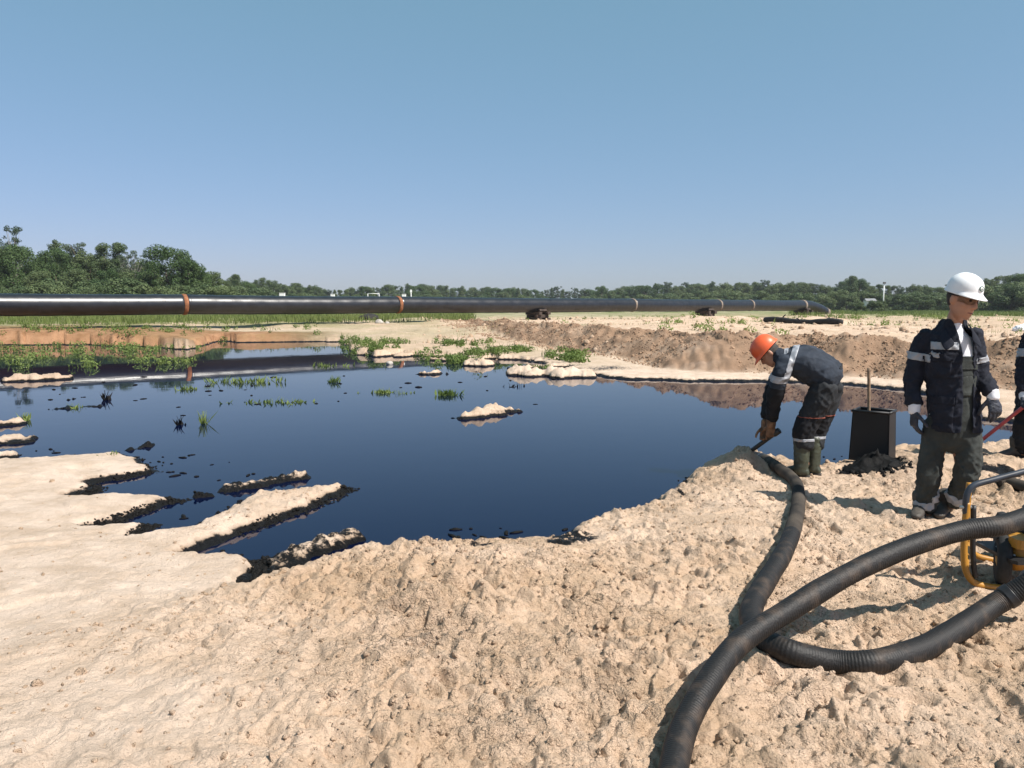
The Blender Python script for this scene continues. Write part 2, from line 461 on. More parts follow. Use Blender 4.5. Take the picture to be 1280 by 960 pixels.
# ------------------------------------------------------------------ terrain
SHORE = [(-60, 578), (0, 579), (22, 578), (70, 575), (116, 572), (142, 568), (169, 574), (184, 583), (200, 589), (176, 596), (150, 601), (122, 605),
         (131, 611), (110, 619), (88, 625), (130, 623), (175, 624), (210, 624), (236, 624), (210, 632), (180, 641), (157, 649), (130, 657), (112, 664),
         (140, 661), (184, 656), (199, 655), (182, 666), (165, 676), (200, 669), (232, 664), (262, 652), (292, 634), (319, 622), (360, 619), (394, 613), (424, 611), (446, 612),
         (412, 628), (356, 648), (319, 663), (262, 686), (229, 698), (259, 700), (296, 695), (322, 705),
         (326, 716), (300, 742), (330, 732), (352, 728), (395, 712), (450, 694), (530, 690), (620, 688), (690, 682), (712, 674), (719, 662), (750, 650), (800, 640), (835, 622), (860, 600), (890, 582), (912, 572),
         (935, 570), (965, 574), (990, 581), (1027, 588), (1050, 588), (1065, 582), (1100, 568), (1120, 564), (1146, 563), (1190, 561), (1228, 557), (1270, 556), (1330, 556), (1420, 556),
         (1420, 534), (1330, 532), (1262, 529), (1225, 524), (1200, 512), (1180, 496), (1130, 487), (1060, 481), (1000, 478), (940, 477), (870, 477), (820, 475), (795, 475), (750, 471), (720, 463), (690, 456), (650, 450),
         (620, 449), (590, 450), (540, 446), (500, 444), (470, 447), (440, 441), (434, 428), (400, 427), (340, 427.5), (300, 428), (278, 426), (255, 431), (235, 437), (190, 434), (160, 433), (110, 431), (50, 431), (0, 431), (-150, 431),
         (-400, 435), (-700, 470), (-500, 540), (-200, 578)]
SH = np.array([P(x, y, 0)[:2] for x, y in SHORE])
SA = SH; SB = np.roll(SH, -1, 0)

def polydist(X, Y, A, B):
    """distance to segments, parameter of nearest segment"""
    best = np.full(X.shape, 1e9); idx = np.zeros(X.shape, int); par = np.zeros(X.shape)
    for i in range(len(A)):
        ax, ay = A[i]; dx, dy = B[i] - A[i]
        l2 = dx * dx + dy * dy + 1e-12
        t = np.clip(((X - ax) * dx + (Y - ay) * dy) / l2, 0, 1)
        d = (X - ax - t * dx) ** 2 + (Y - ay - t * dy) ** 2
        m = d < best
        best = np.where(m, d, best); idx = np.where(m, i, idx); par = np.where(m, t, par)
    return np.sqrt(best), idx, par

def inside(X, Y, A, B):
    c = np.zeros(X.shape, bool)
    for i in range(len(A)):
        ax, ay = A[i]; bx, by = B[i]
        if ay == by: continue
        m = ((ay > Y) != (by > Y)) & (X < (bx - ax) * (Y - ay) / (by - ay) + ax)
        c ^= m
    return c

# control points: px, py, z, roughness, brown, green
CTRL = []
def ctrl(px, py, z, rough, brown=0.0, green=0.0):
    p = P(px, py, z); CTRL.append((p.x, p.y, z, rough, brown, green))
def ctrlw(x, y, z, rough, brown=0.0, green=0.0):
    CTRL.append((x, y, z, rough, brown, green))
for a in [(40, 640, .115, .12), (40, 600, .10, .15), (150, 585, .085, .15), (180, 645, .10, .12), (60, 740, .14, .12), (200, 720, .125, .18), (330, 650, .11, .35),
          (420, 618, .11, .5), (120, 900, .17, .25), (330, 780, .16, .55), (420, 740, .19, .9), (520, 715, .23, 1.), (640, 712, .23, 1.), (720, 690, .19, .9), (560, 800, .20, 1.), (700, 800, .19, 1.),
          (560, 930, .19, 1.), (820, 700, .16, .7), (800, 660, .13, .6), (880, 640, .14, .6), (980, 640, .13, .6), (930, 580, .13, .8), (1020, 600, .12, .6), (1090, 590, .13, .9),
          (1160, 648, .13, .7), (1240, 600, .14, .9), (1150, 580, .13, .9), (1270, 570, .13, .8), (1100, 720, .15, .8), (1240, 740, .15, .8), (900, 760, .17, .9), (950, 900, .17, .8), (1200, 880, .17, .8), (760, 900, .18, 1.)]:
    ctrl(*a)
for x, y in ((0, -2), (4, -1), (-4, -1), (8, 3), (-8, 2), (0, -20), (20, -10), (-20, -10)):
    ctrlw(x, y, .18, .6)
# left bank under the pipe, red sand face
for a in [(-100, 412, .62, .4, .95, .15), (0, 413, .62, .4, .95, .1), (60, 413, .6, .4, .95, .1), (120, 413, .58, .4, .9, .1), (190, 414, .5, .4, .8, .1), (260, 414, .45, .4, .6, .2), (320, 414, .36, .3, .15, .2),
          (390, 416, .32, .4, .05, .3), (440, 420, .28, .5, .05, .4), (480, 430, .22, .6, .1, .2), (560, 430, .25, .6, .2, .1), (620, 435, .22, .5, .2, .1), (660, 440, .15, .4, .1, .2), (740, 455, .1, .3, .05, .1),
          (800, 468, .09, .2), (900, 470, .1, .2), (1000, 472, .1, .2), (1100, 476, .1, .2), (1180, 480, .1, .3), (1230, 505, .11, .6), (1330, 500, .12, .5), (1240, 480, .12, .4)]:
    ctrl(*a)
# plateau behind
for x, y, z, g in [(-60, 45, .7, .9), (-32, 44, .75, 1), (-22, 44, .75, .9), (-14, 48, .7, .8), (-8, 50, .62, .6), (-2, 48, .55, .15), (4, 52, .72, .0), (10, 50, .78, 0), (8, 36, .8, 0), (14, 30, .76, 0), (22, 30, .75, .0), (16, 45, .72, 0), (26, 45, .72, .1),
                   (-50, 60, .7, 1), (-25, 65, .68, 1), (-8, 70, .6, .9), (6, 68, .62, .25), (18, 70, .55, .1), (30, 65, .62, .35), (45, 60, .72, .8), (40, 40, .75, .6), (30, 30, .75, .1), (60, 40, .7, .8),
                   (-80, 100, .6, 1), (-30, 100, .6, 1), (5, 100, .55, .8), (30, 95, .5, .8), (60, 95, .5, 1), (100, 90, .5, 1), (-150, 150, .6, 1), (0, 160, .6, 1), (60, 160, .5, 1), (150, 150, .5, 1), (0, 300, .6, 1), (-300, 300, .6, 1), (300, 300, .6, 1), (0, 900, .6, 1),
                   (30, 12, .4, .1), (50, 10, .5, .2), (-60, 20, .5, .6)]:
    ctrlw(x, y, z, .66 if y < 100 else .15, 0.0, g)
CT = np.array(CTRL)

BERM = np.array([(*P(x, y, z)[:2], z) for x, y, z in [(575, 401, .62), (630, 402, .92), (690, 404.5, .98), (760, 409, .96), (850, 414, .94), (905, 417, .97), (950, 418, .95), (1000, 421, .85), (1060, 419, .97), (1110, 423, .9), (1180, 423, .95), (1280, 428, .92), (1480, 440, .9), (1800, 440, .6)]])

ISLETS = []   # polyline px, half width m, height
def islet(pts, hw, h, oily=0.0):
    ISLETS.append((np.array([P(x, y, 0)[:2] for x, y in pts]), hw, h, oily))
islet([(580, 523), (600, 519), (634, 515)], .17, .12)
islet([(534, 468), (548, 467)], .16, .10)
islet([(593, 457), (610, 457)], .30, .19)
islet([(655, 468), (690, 470), (718, 471)], .42, .22)
islet([(645, 461), (665, 460)], .22, .10)
islet([(690, 458), (740, 461)], .25, .10)
islet([(735, 466), (800, 466)], .25, .08)
islet([(280, 613), (320, 609), (350, 602), (378, 597)], .10, .062, .55)
islet([(250, 620), (264, 619)], .05, .04, 1)
islet([(345, 710), (375, 695), (403, 684), (440, 674)], .11, .072, .52)
islet([(300, 735), (330, 712)], .13, .05, 1)
islet([(-20, 555), (26, 551)], .20, .085)
islet([(-20, 534), (20, 529)], .16, .08)
islet([(-20, 573), (14, 571)], .12, .075)
islet([(70, 511), (120, 508)], .10, .04, 1)
islet([(85, 500), (108, 497)], .06, .035, 1)
islet([(20, 476), (70, 474)], .28, .14)
islet([(160, 563), (190, 556)], .05, .04, 1)
islet([(500, 446), (520, 443)], .3, .12)
islet([(545, 450), (560, 451)], .25, .10)

MOUNDS = []   # x, y, radius, height
def mound(px, py, z, r, h):
    p = P(px, py, z); MOUNDS.append((p.x, p.y, r, h))
mound(922, 582, .13, .23, .16); mound(940, 586, .13, .14, .10); mound(905, 592, .13, .20, .07); mound(868, 615, .13, .25, .05)
mound(1090, 583, .13, .25, .09); mound(1128, 578, .13, .22, .10); mound(1150, 590, .13, .25, .06); mound(1240, 575, .13, .35, .08)
mound(525, 706, .23, .10, .05); mound(560, 706, .23, .12, .04); mound(456, 712, .22, .05, .06); mound(625, 706, .22, .10, .05); mound(405, 725, .2, .12, .06); mound(690, 700, .2, .16, .04)
mound(520, 402, .6, 2.2, .28); mound(560, 404, .6, 1.8, .2); mound(500, 420, .3, 1.2, .2); mound(605, 415, .4, 1.5, .25); mound(540, 414, .4, 1.0, .18)
mound(1040, 395, .7, 4.0, .35); mound(1000, 396, .7, 3.0, .25); mound(1110, 400, .7, 3.0, .3); mound(1250, 400, .7, 3, .35)

_rm = np.random.default_rng(15)
for _ in range(70):
    my = _rm.uniform(32, 85); mx = _rm.uniform(.10, .95) * my
    MOUNDS.append((mx, my, _rm.uniform(.7, 2.6), _rm.uniform(-.16, .34)))

OILP = [(715, 672, .1, .22, .9), (700, 684, .1, .15, .7), (600, 694, .05, .2, .6), (1090, 580, .12, .36, 1.0), (1062, 590, .12, .2, .7), (1245, 588, .13, .30, .9), (1262, 600, .13, .25, .6),
        (1235, 575, .13, .2, .6), (850, 628, .05, .10, .6), (760, 462, .05, 1.2, .55), (720, 456, .08, .8, .5), (1160, 655, .13, .12, .35), (1030, 596, .12, .14, .4), (1090, 612, .13, .25, .25), (880, 690, .15, .16, .25)]
OILP = [(*P(x, y, z)[:2], r, a) for x, y, z, r, a in OILP]
_ro = np.random.default_rng(41)
for _ in range(34):
    OILP.append((*P(_ro.uniform(760, 1280), _ro.uniform(590, 860), .14)[:2], _ro.uniform(.02, .05), _ro.uniform(.35, .6)))

PADS = [(*P(1004, 593, .12)[:2], .30, .12), (*P(1176, 643, .13)[:2], .30, .13), (*P(1284, 572, .13)[:2], .3, .13), (*P(1092, 574, .12)[:2], .3, .11)]
_rs = np.random.default_rng(3)
FOOT = []
for _ in range(95):
    px = _rs.uniform(740, 1280); py = _rs.uniform(600, 900)
    p = P(px, py, .14); FOOT.append((p.x, p.y, _rs.uniform(0, math.pi), _rs.uniform(.09, .14), _rs.uniform(.035, .055), _rs.uniform(.012, .035)))

def terrain(X, Y, masks=False):
    X = np.asarray(X, float); Y = np.asarray(Y, float)
    rr = np.hypot(X, Y)
    # shoreline
    wob = np.clip(rr / 9.0, .5, 3)
    wx = X + (per2(X, Y, .45, 1) * .13 + per2(X, Y, .13, 2) * .055 + per2(X, Y, .05, 51) * .022) * wob
    wy = Y + (per2(X, Y, .45, 3) * .13 + per2(X, Y, .13, 4) * .055 + per2(X, Y, .05, 52) * .022) * wob
    d, _, _ = polydist(wx, wy, SA, SB)
    sd = np.where(inside(wx, wy, SA, SB), -d, d)
    # interpolated controls
    num = np.zeros((4,) + X.shape); den = np.zeros(X.shape)
    for c in CT:
        q = (X - c[0]) ** 2 + (Y - c[1]) ** 2
        sc = 0.3 + 0.02 * (c[0] ** 2 + c[1] ** 2) ** .5
        wgt = 1.0 / (q / sc / sc + 0.2) ** 1.7
        den += wgt
        for k in range(4): num[k] += wgt * c[2 + k]
    T, rough, brown, green = num / den
    s = .72 * sstep(0, .13, sd) + .28 * sstep(0, .9, sd)
    h = np.where(sd > 0, T * s, -.22 * (1 - np.exp(np.minimum(sd, 0) / .5)) - .012 * sstep(0, .03, -sd))
    # berm
    bd, bi, bt = polydist(X + per2(X, Y, 1.3, 8) * .45, Y + per2(X, Y, 1.1, 9) * .35, BERM[:-1, :2], BERM[1:, :2])
    zc = BERM[bi, 2] * (1 - bt) + BERM[bi + 1, 2] * bt
    ax = BERM[bi]; bx = BERM[bi + 1]
    side = (bx[..., 0] - ax[..., 0]) * (Y - ax[..., 1]) - (bx[..., 1] - ax[..., 1]) * (X - ax[..., 0])
    zc = zc + per2(X, Y, 1.7, 10) * .16 + per2(X, Y, .6, 11) * .07
    front = zc - bd * .52 - .04 * np.exp(-(bd / .25) ** 2)
    back = zc - np.minimum(bd * .16, .25) - np.maximum(bd - 1.5, 0) * .25
    hb = np.where(side > 0, back, front)
    inb = hb > h
    bm = sstep(-.1, .1, hb - h)
    h = np.maximum(h, hb)
    for mx, my, mr, mh in MOUNDS:
        h = h + mh * np.exp(-((X - mx) ** 2 + (Y - my) ** 2) / (mr * mr)) * sstep(-.05, .05, sd)
    oil = np.zeros(X.shape)
    land = sstep(0.0, .06, sd)
    far = np.clip(rr / 12, 1, 6)
    # islets
    for A, hw, hh, oily in ISLETS:
        di, _, _ = polydist(wx, wy, A[:-1], A[1:])
        di = di + per2(X, Y, hw * 1.4, 14) * hw * .75 + per2(X, Y, hw * .5, 15) * hw * .35
        hi = -.04 + (hh + .04) * np.sqrt(np.clip(1 - di / (hw * 1.15), 0, 1)) * (1 + .5 * per2(X, Y, .22, 16))
        hi = hi + np.where(hi > -.03, per2(X, Y, .07, 53) * .03 + per2(X, Y, .03, 54) * .012, 0)
        hi = np.where(di < hw * 1.15, hi, -9)
        oil = np.where((hi > h) & (hi > -.02), np.maximum(oil, oily), oil)
        h = np.maximum(h, hi)
    # relief
    ab = lambda sc, sd_: np.abs(per2(X, Y, sc, sd_))
    lum = np.clip(per2(X, Y, .8, 20) * 1.2 + .75, .25, 1.5)
    warp = per2(X, Y, .09, 50) * .05
    ab = lambda sc, sd_: np.abs(per2(X + warp, Y - warp, sc, sd_))
    rel = (ab(.42, 21) - .2) * .085 + ((ab(.17, 22) - .2) * .125 * lum + (ab(.085, 23) - .2) * .080 * lum + (ab(.04, 24) - .2) * .026 * lum) * (1 - sstep(9, 15, rr))
    rel += per2(X, Y, 1.4, 25) * .05
    rel += -.05 * sstep(.42, .62, per2(X, Y, .19, 26) + .15) * lum
    rr_rough = np.maximum(rough, bm * .9)
    h = h + rel * rr_rough * (.25 + .75 * land) * np.where(h > -.01, 1, .15)
    h = h + (per2(X, Y, .5, 27) * .012 + per2(X, Y, .12, 28) * .006) * land * (1 - rr_rough * .7)
    flat = land * (1 - np.clip(rr_rough, 0, 1)) * (1 - sstep(9, 13, rr)) * sstep(.10, .45, sd)
    u = per2(X, Y * 1.8, 1.15, 57) + .25 * per2(X, Y, .3, 58)
    h = h + flat * (.022 * sstep(-.025, .02, u) + .016 * sstep(.18, .22, u) + .013 * np.abs(per2(X, Y * 1.5, .35, 59)) - .006)
    # rougher lumps far away so the plateau is not a table
    h = h + (per2(X, Y, 3.0, 30) * .10 + per2(X, Y, 1.2, 31) * .06) * sstep(14, 30, rr) * land * (1 - sstep(80, 140, rr))
    h = h + bm * ((np.abs(per2(X, Y, .6, 61)) - .2) * .20 + (np.abs(per2(X, Y, .33, 62)) - .2) * .14)
    # foot dents
    near = (rr < 9)
    if near.any():
        for fx, fy, fa, la, lb, dp in FOOT:
            u = (X - fx) * math.cos(fa) + (Y - fy) * math.sin(fa); v = -(X - fx) * math.sin(fa) + (Y - fy) * math.cos(fa)
            q = (u / la) ** 2 + (v / lb) ** 2
            h = h - dp * np.exp(-q ** 2) + dp * .5 * np.exp(-((np.sqrt(q) - 1.35) / .3) ** 2)
    # trodden footing under the workers
    for qx, qy, qr, qz in PADS:
        wq = np.exp(-(((X - qx) ** 2 + (Y - qy) ** 2) / (qr * qr)) ** 2) * .85
        h = h * (1 - wq) + qz * wq
    if not masks:
        return h
    brown = np.clip(np.maximum(brown, bm * .95), 0, 1)
    brown = np.maximum(brown, sstep(30, 32, Y) * (1 - sstep(39, 42, Y)) * (1 - sstep(-12, -7, X)) * 1.75)
    for ox, oy, orad, amt in OILP:
        oil = np.maximum(oil, amt * np.exp(-((X - ox) ** 2 + (Y - oy) ** 2) / orad ** 2))
    green = np.clip(green, 0, 1) * (1 - bm) * sstep(.0, .4, sd)
    return h, brown, oil, green, rough, sd

def gz(x, y):
    return float(terrain(np.array([x]), np.array([y]))[0])

def ground_at(px, py, up=0.0):
    """ground point under a pixel"""
    z = .15 if py > 500 else .5
    for _ in range(8):
        p = P(px, py, z); z = .5 * z + .5 * (gz(p.x, p.y) + up)
    return P(px, py, z)

def build_ground():
    ang = np.concatenate([np.arange(-180, -48, 6.0), np.arange(-48, -38, .5), np.arange(-38, 40, .092), np.arange(40, 48, .5), np.arange(48, 180, 6.0)])
    ang = np.radians(ang)
    rs = [.4, .9, 1.4, 1.8]
    r = 2.0
    while r < 95:
        rs.append(r); st = max(.0095, r * r / 1900); r += min(st, .12) if 15 < r < 31 else st
    while r < 4500:
        rs.append(r); r *= 1.09
    rs = np.array(rs)
    A, Rr = np.meshgrid(ang, rs)
    X = (Rr * np.sin(A)).ravel(); Y = (Rr * np.cos(A)).ravel()
    n = len(X)
    H = np.zeros(n); MK = np.zeros((n, 4), np.float32); MK[:, 3] = 1
    for i in range(0, n, 60000):
        j = min(n, i + 60000)
        h, br, oi, gr, ro, sd = terrain(X[i:j], Y[i:j], True)
        H[i:j] = h; MK[i:j, 3] = ro; MK[i:j, 0] = br; MK[i:j, 1] = oi; MK[i:j, 2] = gr
    na = len(ang); nr = len(rs)
    V = np.stack([X, Y, H], 1)
    V = np.vstack([V, [[0, 0, H[:na].mean()]]])
    MK = np.vstack([MK, MK[:1]])
    i, j = np.meshgrid(np.arange(nr - 1), np.arange(na), indexing='ij')
    j2 = (j + 1) % na
    Q = np.stack([i * na + j, i * na + j2, (i + 1) * na + j2, (i + 1) * na + j], -1).reshape(-1, 4)[:, ::-1]
    j = np.arange(na)
    fan = np.stack([np.full(na, n), (j + 1) % na, j, np.full(na, n)], 1)
    me = mesh_np('ground', V, Q)
    bm = None
    at = me.color_attributes.new('soil', 'FLOAT_COLOR', 'POINT')
    at.data.foreach_set('color', MK.astype(np.float32).ravel())
    o = link('ground', me, SAND)
    o['kind'] = 'structure'
    print('ground verts', n)
    return o
GROUND = build_ground()

# ------------------------------------------------------------------ pond
def build_pond():
    m, nt, N, L, b = nodemat('oily_water')
    b.inputs['Base Color'].default_value = (0.0004, 0.0032, 0.019, 1)
    b.inputs['Roughness'].default_value = 0.025
    b.inputs['IOR'].default_value = 1.21
    b.inputs['Specular Tint'].default_value = (0.55, 0.72, 1, 1)
    geo = N.new('ShaderNodeNewGeometry')
    n = N.new('ShaderNodeTexNoise'); n.inputs['Scale'].default_value = 1.6; n.inputs['Detail'].default_value = 3
    L.new(geo.outputs['Position'], n.inputs['Vector'])
    bp = N.new('ShaderNodeBump'); bp.inputs['Strength'].default_value = 0.05; bp.inputs['Distance'].default_value = 0.02
    L.new(n.outputs['Fac'], bp.inputs['Height']); L.new(bp.outputs['Normal'], b.inputs['Normal'])
    xs = np.linspace(-75, 22, 41); ys = np.linspace(3.0, 42, 31)
    V = [(x, y, 0.0) for y in ys for x in xs]
    Fc = [(j * 41 + i, j * 41 + i + 1, (j + 1) * 41 + i + 1, (j + 1) * 41 + i) for j in range(30) for i in range(40)]
    o = link('pond_water', mesh_py('pond_water', V, Fc), m)
    o['kind'] = 'structure'
build_pond()

# ------------------------------------------------------------------ pipeline
PIPE_D = 1.06
def pipe_pt(px):
    t = 28.2 - 0.0156 * px
    Yd = PIPE_D * F / t
    x = (px - 640) / F * Yd * math.cos(PITCH)
    return Vector((x, Yd, 1.78))
def build_pipeline():
    p0 = pipe_pt(-420); p1 = pipe_pt(1003)
    ax = (p1 - p0).normalized()
    root = empty('pipeline', p0, math.atan2(ax.y, ax.x))
    tag(root, 'long black tape-wrapped steel pipeline raised above the sand beyond the pond', 'pipeline')
    total = (p1 - p0).length
    def s_of(px): return (pipe_pt(px) - p0).dot(ax)
    welds = [s_of(x) for x in (-200, 230, 497, 790, 897, 937)]
    cuts = [0] + welds + [total]
    Rp = PIPE_D / 2
    for a, b in zip(cuts[:-1], cuts[1:]):
        n = max(12, int((b - a) / .22)); V = []; Fc = []; k = 40
        for i in range(n + 1):
            x = a + (b - a) * i / n
            wob = .004 * math.sin(x * 5.1) + .003 * math.sin(x * 12.7)
            sag = -.035 * math.sin(math.pi * i / n)
            for q in range(k):
                an = 2 * math.pi * q / k
                lap = .008 * (((x / 1.4 + q / k) % 1.0))
                r = Rp + wob + lap
                V.append((x, r * math.cos(an), r * math.sin(an) + sag))
        for i in range(n):
            for q in range(k):
                j = (q + 1) % k
                Fc.append((i * k + q, i * k + j, (i + 1) * k + j, (i + 1) * k + q))
        Fc.append(tuple(reversed(range(k)))); Fc.append(tuple(n * k + q for q in range(k)))
        link('pipe_section', mesh_py('pipe_section', V, Fc), PIPE, root)
    for i, c in enumerate(welds):
        wd = (.11 if i < 3 else .10); m = RUST if i < 3 else GREYBAND
        o = lathe('weld_band', [(Rp + .004, -wd), (Rp + .026, -wd * .9), (Rp + .030, -.03), (Rp + .042, 0), (Rp + .030, .03), (Rp + .026, wd * .9), (Rp + .004, wd)], m, root, 40, 'X')
        o.location = (c, 0, 0)
        o['label'] = 'rusty bare weld joint' if i < 3 else 'greyish bare weld joint'
    # elbow dipping towards the ground at the end
    pts = [(total, 0, 0), (total + 1.0, 0, -.02), (total + 2.1, -.1, -.16), (total + 3.2, -.25, -.45), (total + 4.0, -.4, -.80)]
    tube('elbow', pts, Rp * .99, PIPE, root, 32, 6)
    for t, nm in ((pts[0], 'end_band'), (pts[4], 'end_collar')):
        i = pts.index(t); a = Vector(pts[max(0, i - 1)]); b = Vector(pts[min(4, i + 1)])
        d = (b - a).normalized()
        c = Vector(t)
        V, Fc = sweep([c - d * .16, c - d * .14, c + d * .14, c + d * .16], [Rp + .005, Rp + .04, Rp + .04, Rp + .005], 32)
        link(nm, mesh_py(nm, V, Fc), GREYBAND, root)
    # timber cribs
    labels = ['dark timber crib under the pipeline just above the brown berm', 'short timber crib under the pipeline, next to last before its end', 'timber crib under the bent end of the pipeline']
    for px, lab in zip((672, 882, 1004), labels):
        c = pipe_pt(px)
        top = c.z - Rp + .03
        g = gz(c.x, c.y)
        e = empty('timber_crib', (c.x, c.y, g - .05), math.atan2(ax.y, ax.x))
        tag(e, lab, 'pipe support', 'timber cribs carrying the pipeline')
        hh = max(top - g + .05, .3); nl = 3
        for l in range(nl):
            bh = hh / nl
            for q in (-1, 1):
                V = []; Fc = []
                if l % 2 == 0: box(V, Fc, q * .38, 0, bh * (l + .5), .30, 1.7 + .1 * q, bh * .98, bev=.03)
                else: box(V, Fc, .04 * q, q * .5, bh * (l + .5), 1.2, .28, bh * .98, bev=.03)
                link('beam', mesh_py('beam', V, Fc), DARKWOOD, e, False)
        for q in (-1, 1):
            V = []; Fc = []
            rot = Matrix.Rotation(q * .5, 3, 'X')
            box(V, Fc, 0, q * .52, hh + .06, .7, .3, .16, rot, .02)
            link('wedge', mesh_py('wedge', V, Fc), DARKWOOD, e, False)
build_pipeline()

# ------------------------------------------------------------------ trees
def leaf_mesh(name, clumps, n, size, rng, drop=.0):
    """clumps: array (k,4) centre + radius ; leaves on and in the clumps"""
    cl = np.array(clumps)
    wts = cl[:, 3] ** 2; wts /= wts.sum()
    idx = rng.choice(len(cl), n, p=wts)
    d = rng.normal(size=(n, 3)); d /= np.linalg.norm(d, axis=1)[:, None]
    rad = rng.uniform(.35, 1.0, n) ** .5
    c = cl[idx, :3] + d * (cl[idx, 3] * rad)[:, None] * np.array([1, 1, .8])
    nrm = d + rng.normal(size=(n, 3)) * .55 + np.array([0, 0, .35])
    nrm /= np.linalg.norm(nrm, axis=1)[:, None]
    ref = rng.normal(size=(n, 3))
    u = np.cross(nrm, ref); u /= np.linalg.norm(u, axis=1)[:, None] + 1e-9
    v = np.cross(nrm, u)
    s = size * rng.uniform(.55, 1.35, n)[:, None]
    V = np.stack([c - u * s * .9, c - v * s * .55, c + u * s * .9, c + v * s * .55], 1).reshape(-1, 3)
    Fc = np.arange(n * 4).reshape(-1, 4)
    return mesh_np(name, V, Fc)

def trunk_mesh(name, h, r, limbs, rng, bend=.03):
    V = []; Fc = []
    def add(pts, rr, n=7):
        n0 = len(V)
        v, f = sweep(pts, rr, n)
        V.extend(v); Fc.extend([tuple(i + n0 for i in q) for q in f])
    pts = [(rng.normal() * bend * h * (i / 6), rng.normal() * bend * h * (i / 6), h * i / 6) for i in range(7)]
    pts[0] = (0, 0, -.3)
    add(catmull(pts, 2), [r * (1 - .85 * i / 12) for i in range(13)])
    for (x, y, z) in limbs:
        b = max(.15, min(.85, z / h * .62))
        k = b * 6; i = int(k); t = k - i
        p0 = np.array(pts[i]) * (1 - t) + np.array(pts[min(i + 1, 6)]) * t
        p1 = np.array((x, y, z)); mid = p0 * .5 + p1 * .5 + np.array((0, 0, -.06 * h))
        add(catmull([p0, mid, p1], 3), [r * .45 * (1 - .8 * q / 6) for q in range(7)], 5)
    return mesh_py(name, V, Fc)

def tree_kind(kind, seed):
    rng = np.random.default_rng(seed)
    cl = []
    if kind == 'oak':
        h = 10
        for _ in range(130):
            a = rng.uniform(0, 6.28); z = rng.uniform(.12, 1)
            R_ = 4.6 * math.sqrt(max(0, 1 - ((z - .45) / .58) ** 2)) * rng.uniform(.45, 1)
            cl.append((R_ * math.cos(a), R_ * math.sin(a), z * h * .93, rng.uniform(.6, 1.25)))
        me = leaf_mesh('crown', cl, 22000, .14, rng); th, r = 6.5, .35
        lm = LEAF_OAK
    elif kind == 'birch':
        h = 12
        for _ in range(85):
            a = rng.uniform(0, 6.28); z = rng.uniform(.18, 1)
            R_ = 2.3 * (1.15 - z) ** .6 * rng.uniform(.2, 1) * min(1, (z - .1) * 5)
            cl.append((R_ * math.cos(a), R_ * math.sin(a), z * h * .97, rng.uniform(.4, .95)))
        me = leaf_mesh('crown', cl, 11000, .125, rng); th, r = 11, .17
        lm = LEAF_MIX
    elif kind == 'alder':
        h = 9
        for _ in range(95):
            a = rng.uniform(0, 6.28); z = rng.uniform(.06, 1)
            R_ = 2.7 * math.sqrt(max(.02, 1 - ((z - .4) / .64) ** 2)) * rng.uniform(.3, 1)
            cl.append((R_ * math.cos(a), R_ * math.sin(a), z * h * .95, rng.uniform(.5, 1.1)))
        me = leaf_mesh('crown', cl, 14000, .13, rng); th, r = 7, .2
        lm = LEAF_MIX
    elif kind == 'pine':
        h = 12
        for _ in range(34):
            a = rng.uniform(0, 6.28); z = rng.uniform(.45, 1)
            R_ = 2.4 * math.sqrt(max(.02, 1 - ((z - .68) / .4) ** 2)) * rng.uniform(.2, 1)
            cl.append((R_ * math.cos(a), R_ * math.sin(a), z * h * .97, rng.uniform(.45, .9)))
        me = leaf_mesh('crown', cl, 7000, .12, rng); th, r = 11, .2
        lm = LEAF_PINE
    elif kind == 'shrub':
        h = 4
        for _ in range(34):
            a = rng.uniform(0, 6.28); z = rng.uniform(.04, 1)
            R_ = 2.6 * math.sqrt(max(.02, 1 - (z - .1) ** 2)) * rng.uniform(.2, 1)
            cl.append((R_ * math.cos(a), R_ * math.sin(a), z * h * .85, rng.uniform(.4, .9)))
        me = leaf_mesh('crown', cl, 7500, .12, rng); th, r = 2.4, .09
        lm = LEAF_MIX
    else:  # snag: nearly bare tall tree
        h = 14
        for _ in range(44):
            a = rng.uniform(0, 6.28); z = rng.uniform(.62, 1)
            R_ = 2.6 * rng.uniform(.15, 1)
            cl.append((R_ * math.cos(a), R_ * math.sin(a), z * h, rng.uniform(.25, .6)))
        me = leaf_mesh('crown', cl, 2600, .13, rng); th, r = 13, .16
        lm = LEAF_PINE
    me.materials.append(lm)
    limbs = [tuple(c[:3]) for c in (cl if kind == 'snag' else cl[:14])]
    tm = trunk_mesh('trunk', th, r, limbs, rng)
    tm.materials.append(BARK_DEAD if kind == 'snag' else BARK)
    zs = np.empty(len(me.vertices) * 3); me.vertices.foreach_get('co', zs)
    return tm, me, float(zs[2::3].max())

KINDS = {k: [tree_kind(k, 40 + i * 7 + q * 101) for i in range(n)] for q, (k, n) in enumerate([('oak', 2), ('birch', 3), ('alder', 3), ('pine', 2), ('shrub', 3), ('snag', 2)])}
TREE_N = 0
def tree(kind, x, y, height, label, group=None, wide=1.0, rng=random):
    global TREE_N
    TREE_N += 1
    tm, cm, h0 = rng.choice(KINDS[kind])
    nm = {'oak': 'broad_tree', 'birch': 'birch_tree', 'alder': 'bushy_tree', 'pine': 'pine_tree', 'shrub': 'shrub', 'snag': 'bare_tree'}[kind]
    e = empty(nm, (x, y, gz(x, y) - .15), rng.uniform(0, 6.28))
    s = height / h0
    e.scale = (s * wide, s * wide, s)
    tag(e, label, 'shrub' if kind == 'shrub' else 'tree', group)
    for n_, me_ in (('trunk', tm), ('crown', cm)):
        o = bpy.data.objects.new(n_, me_); COL.objects.link(o); o.parent = e
    return e
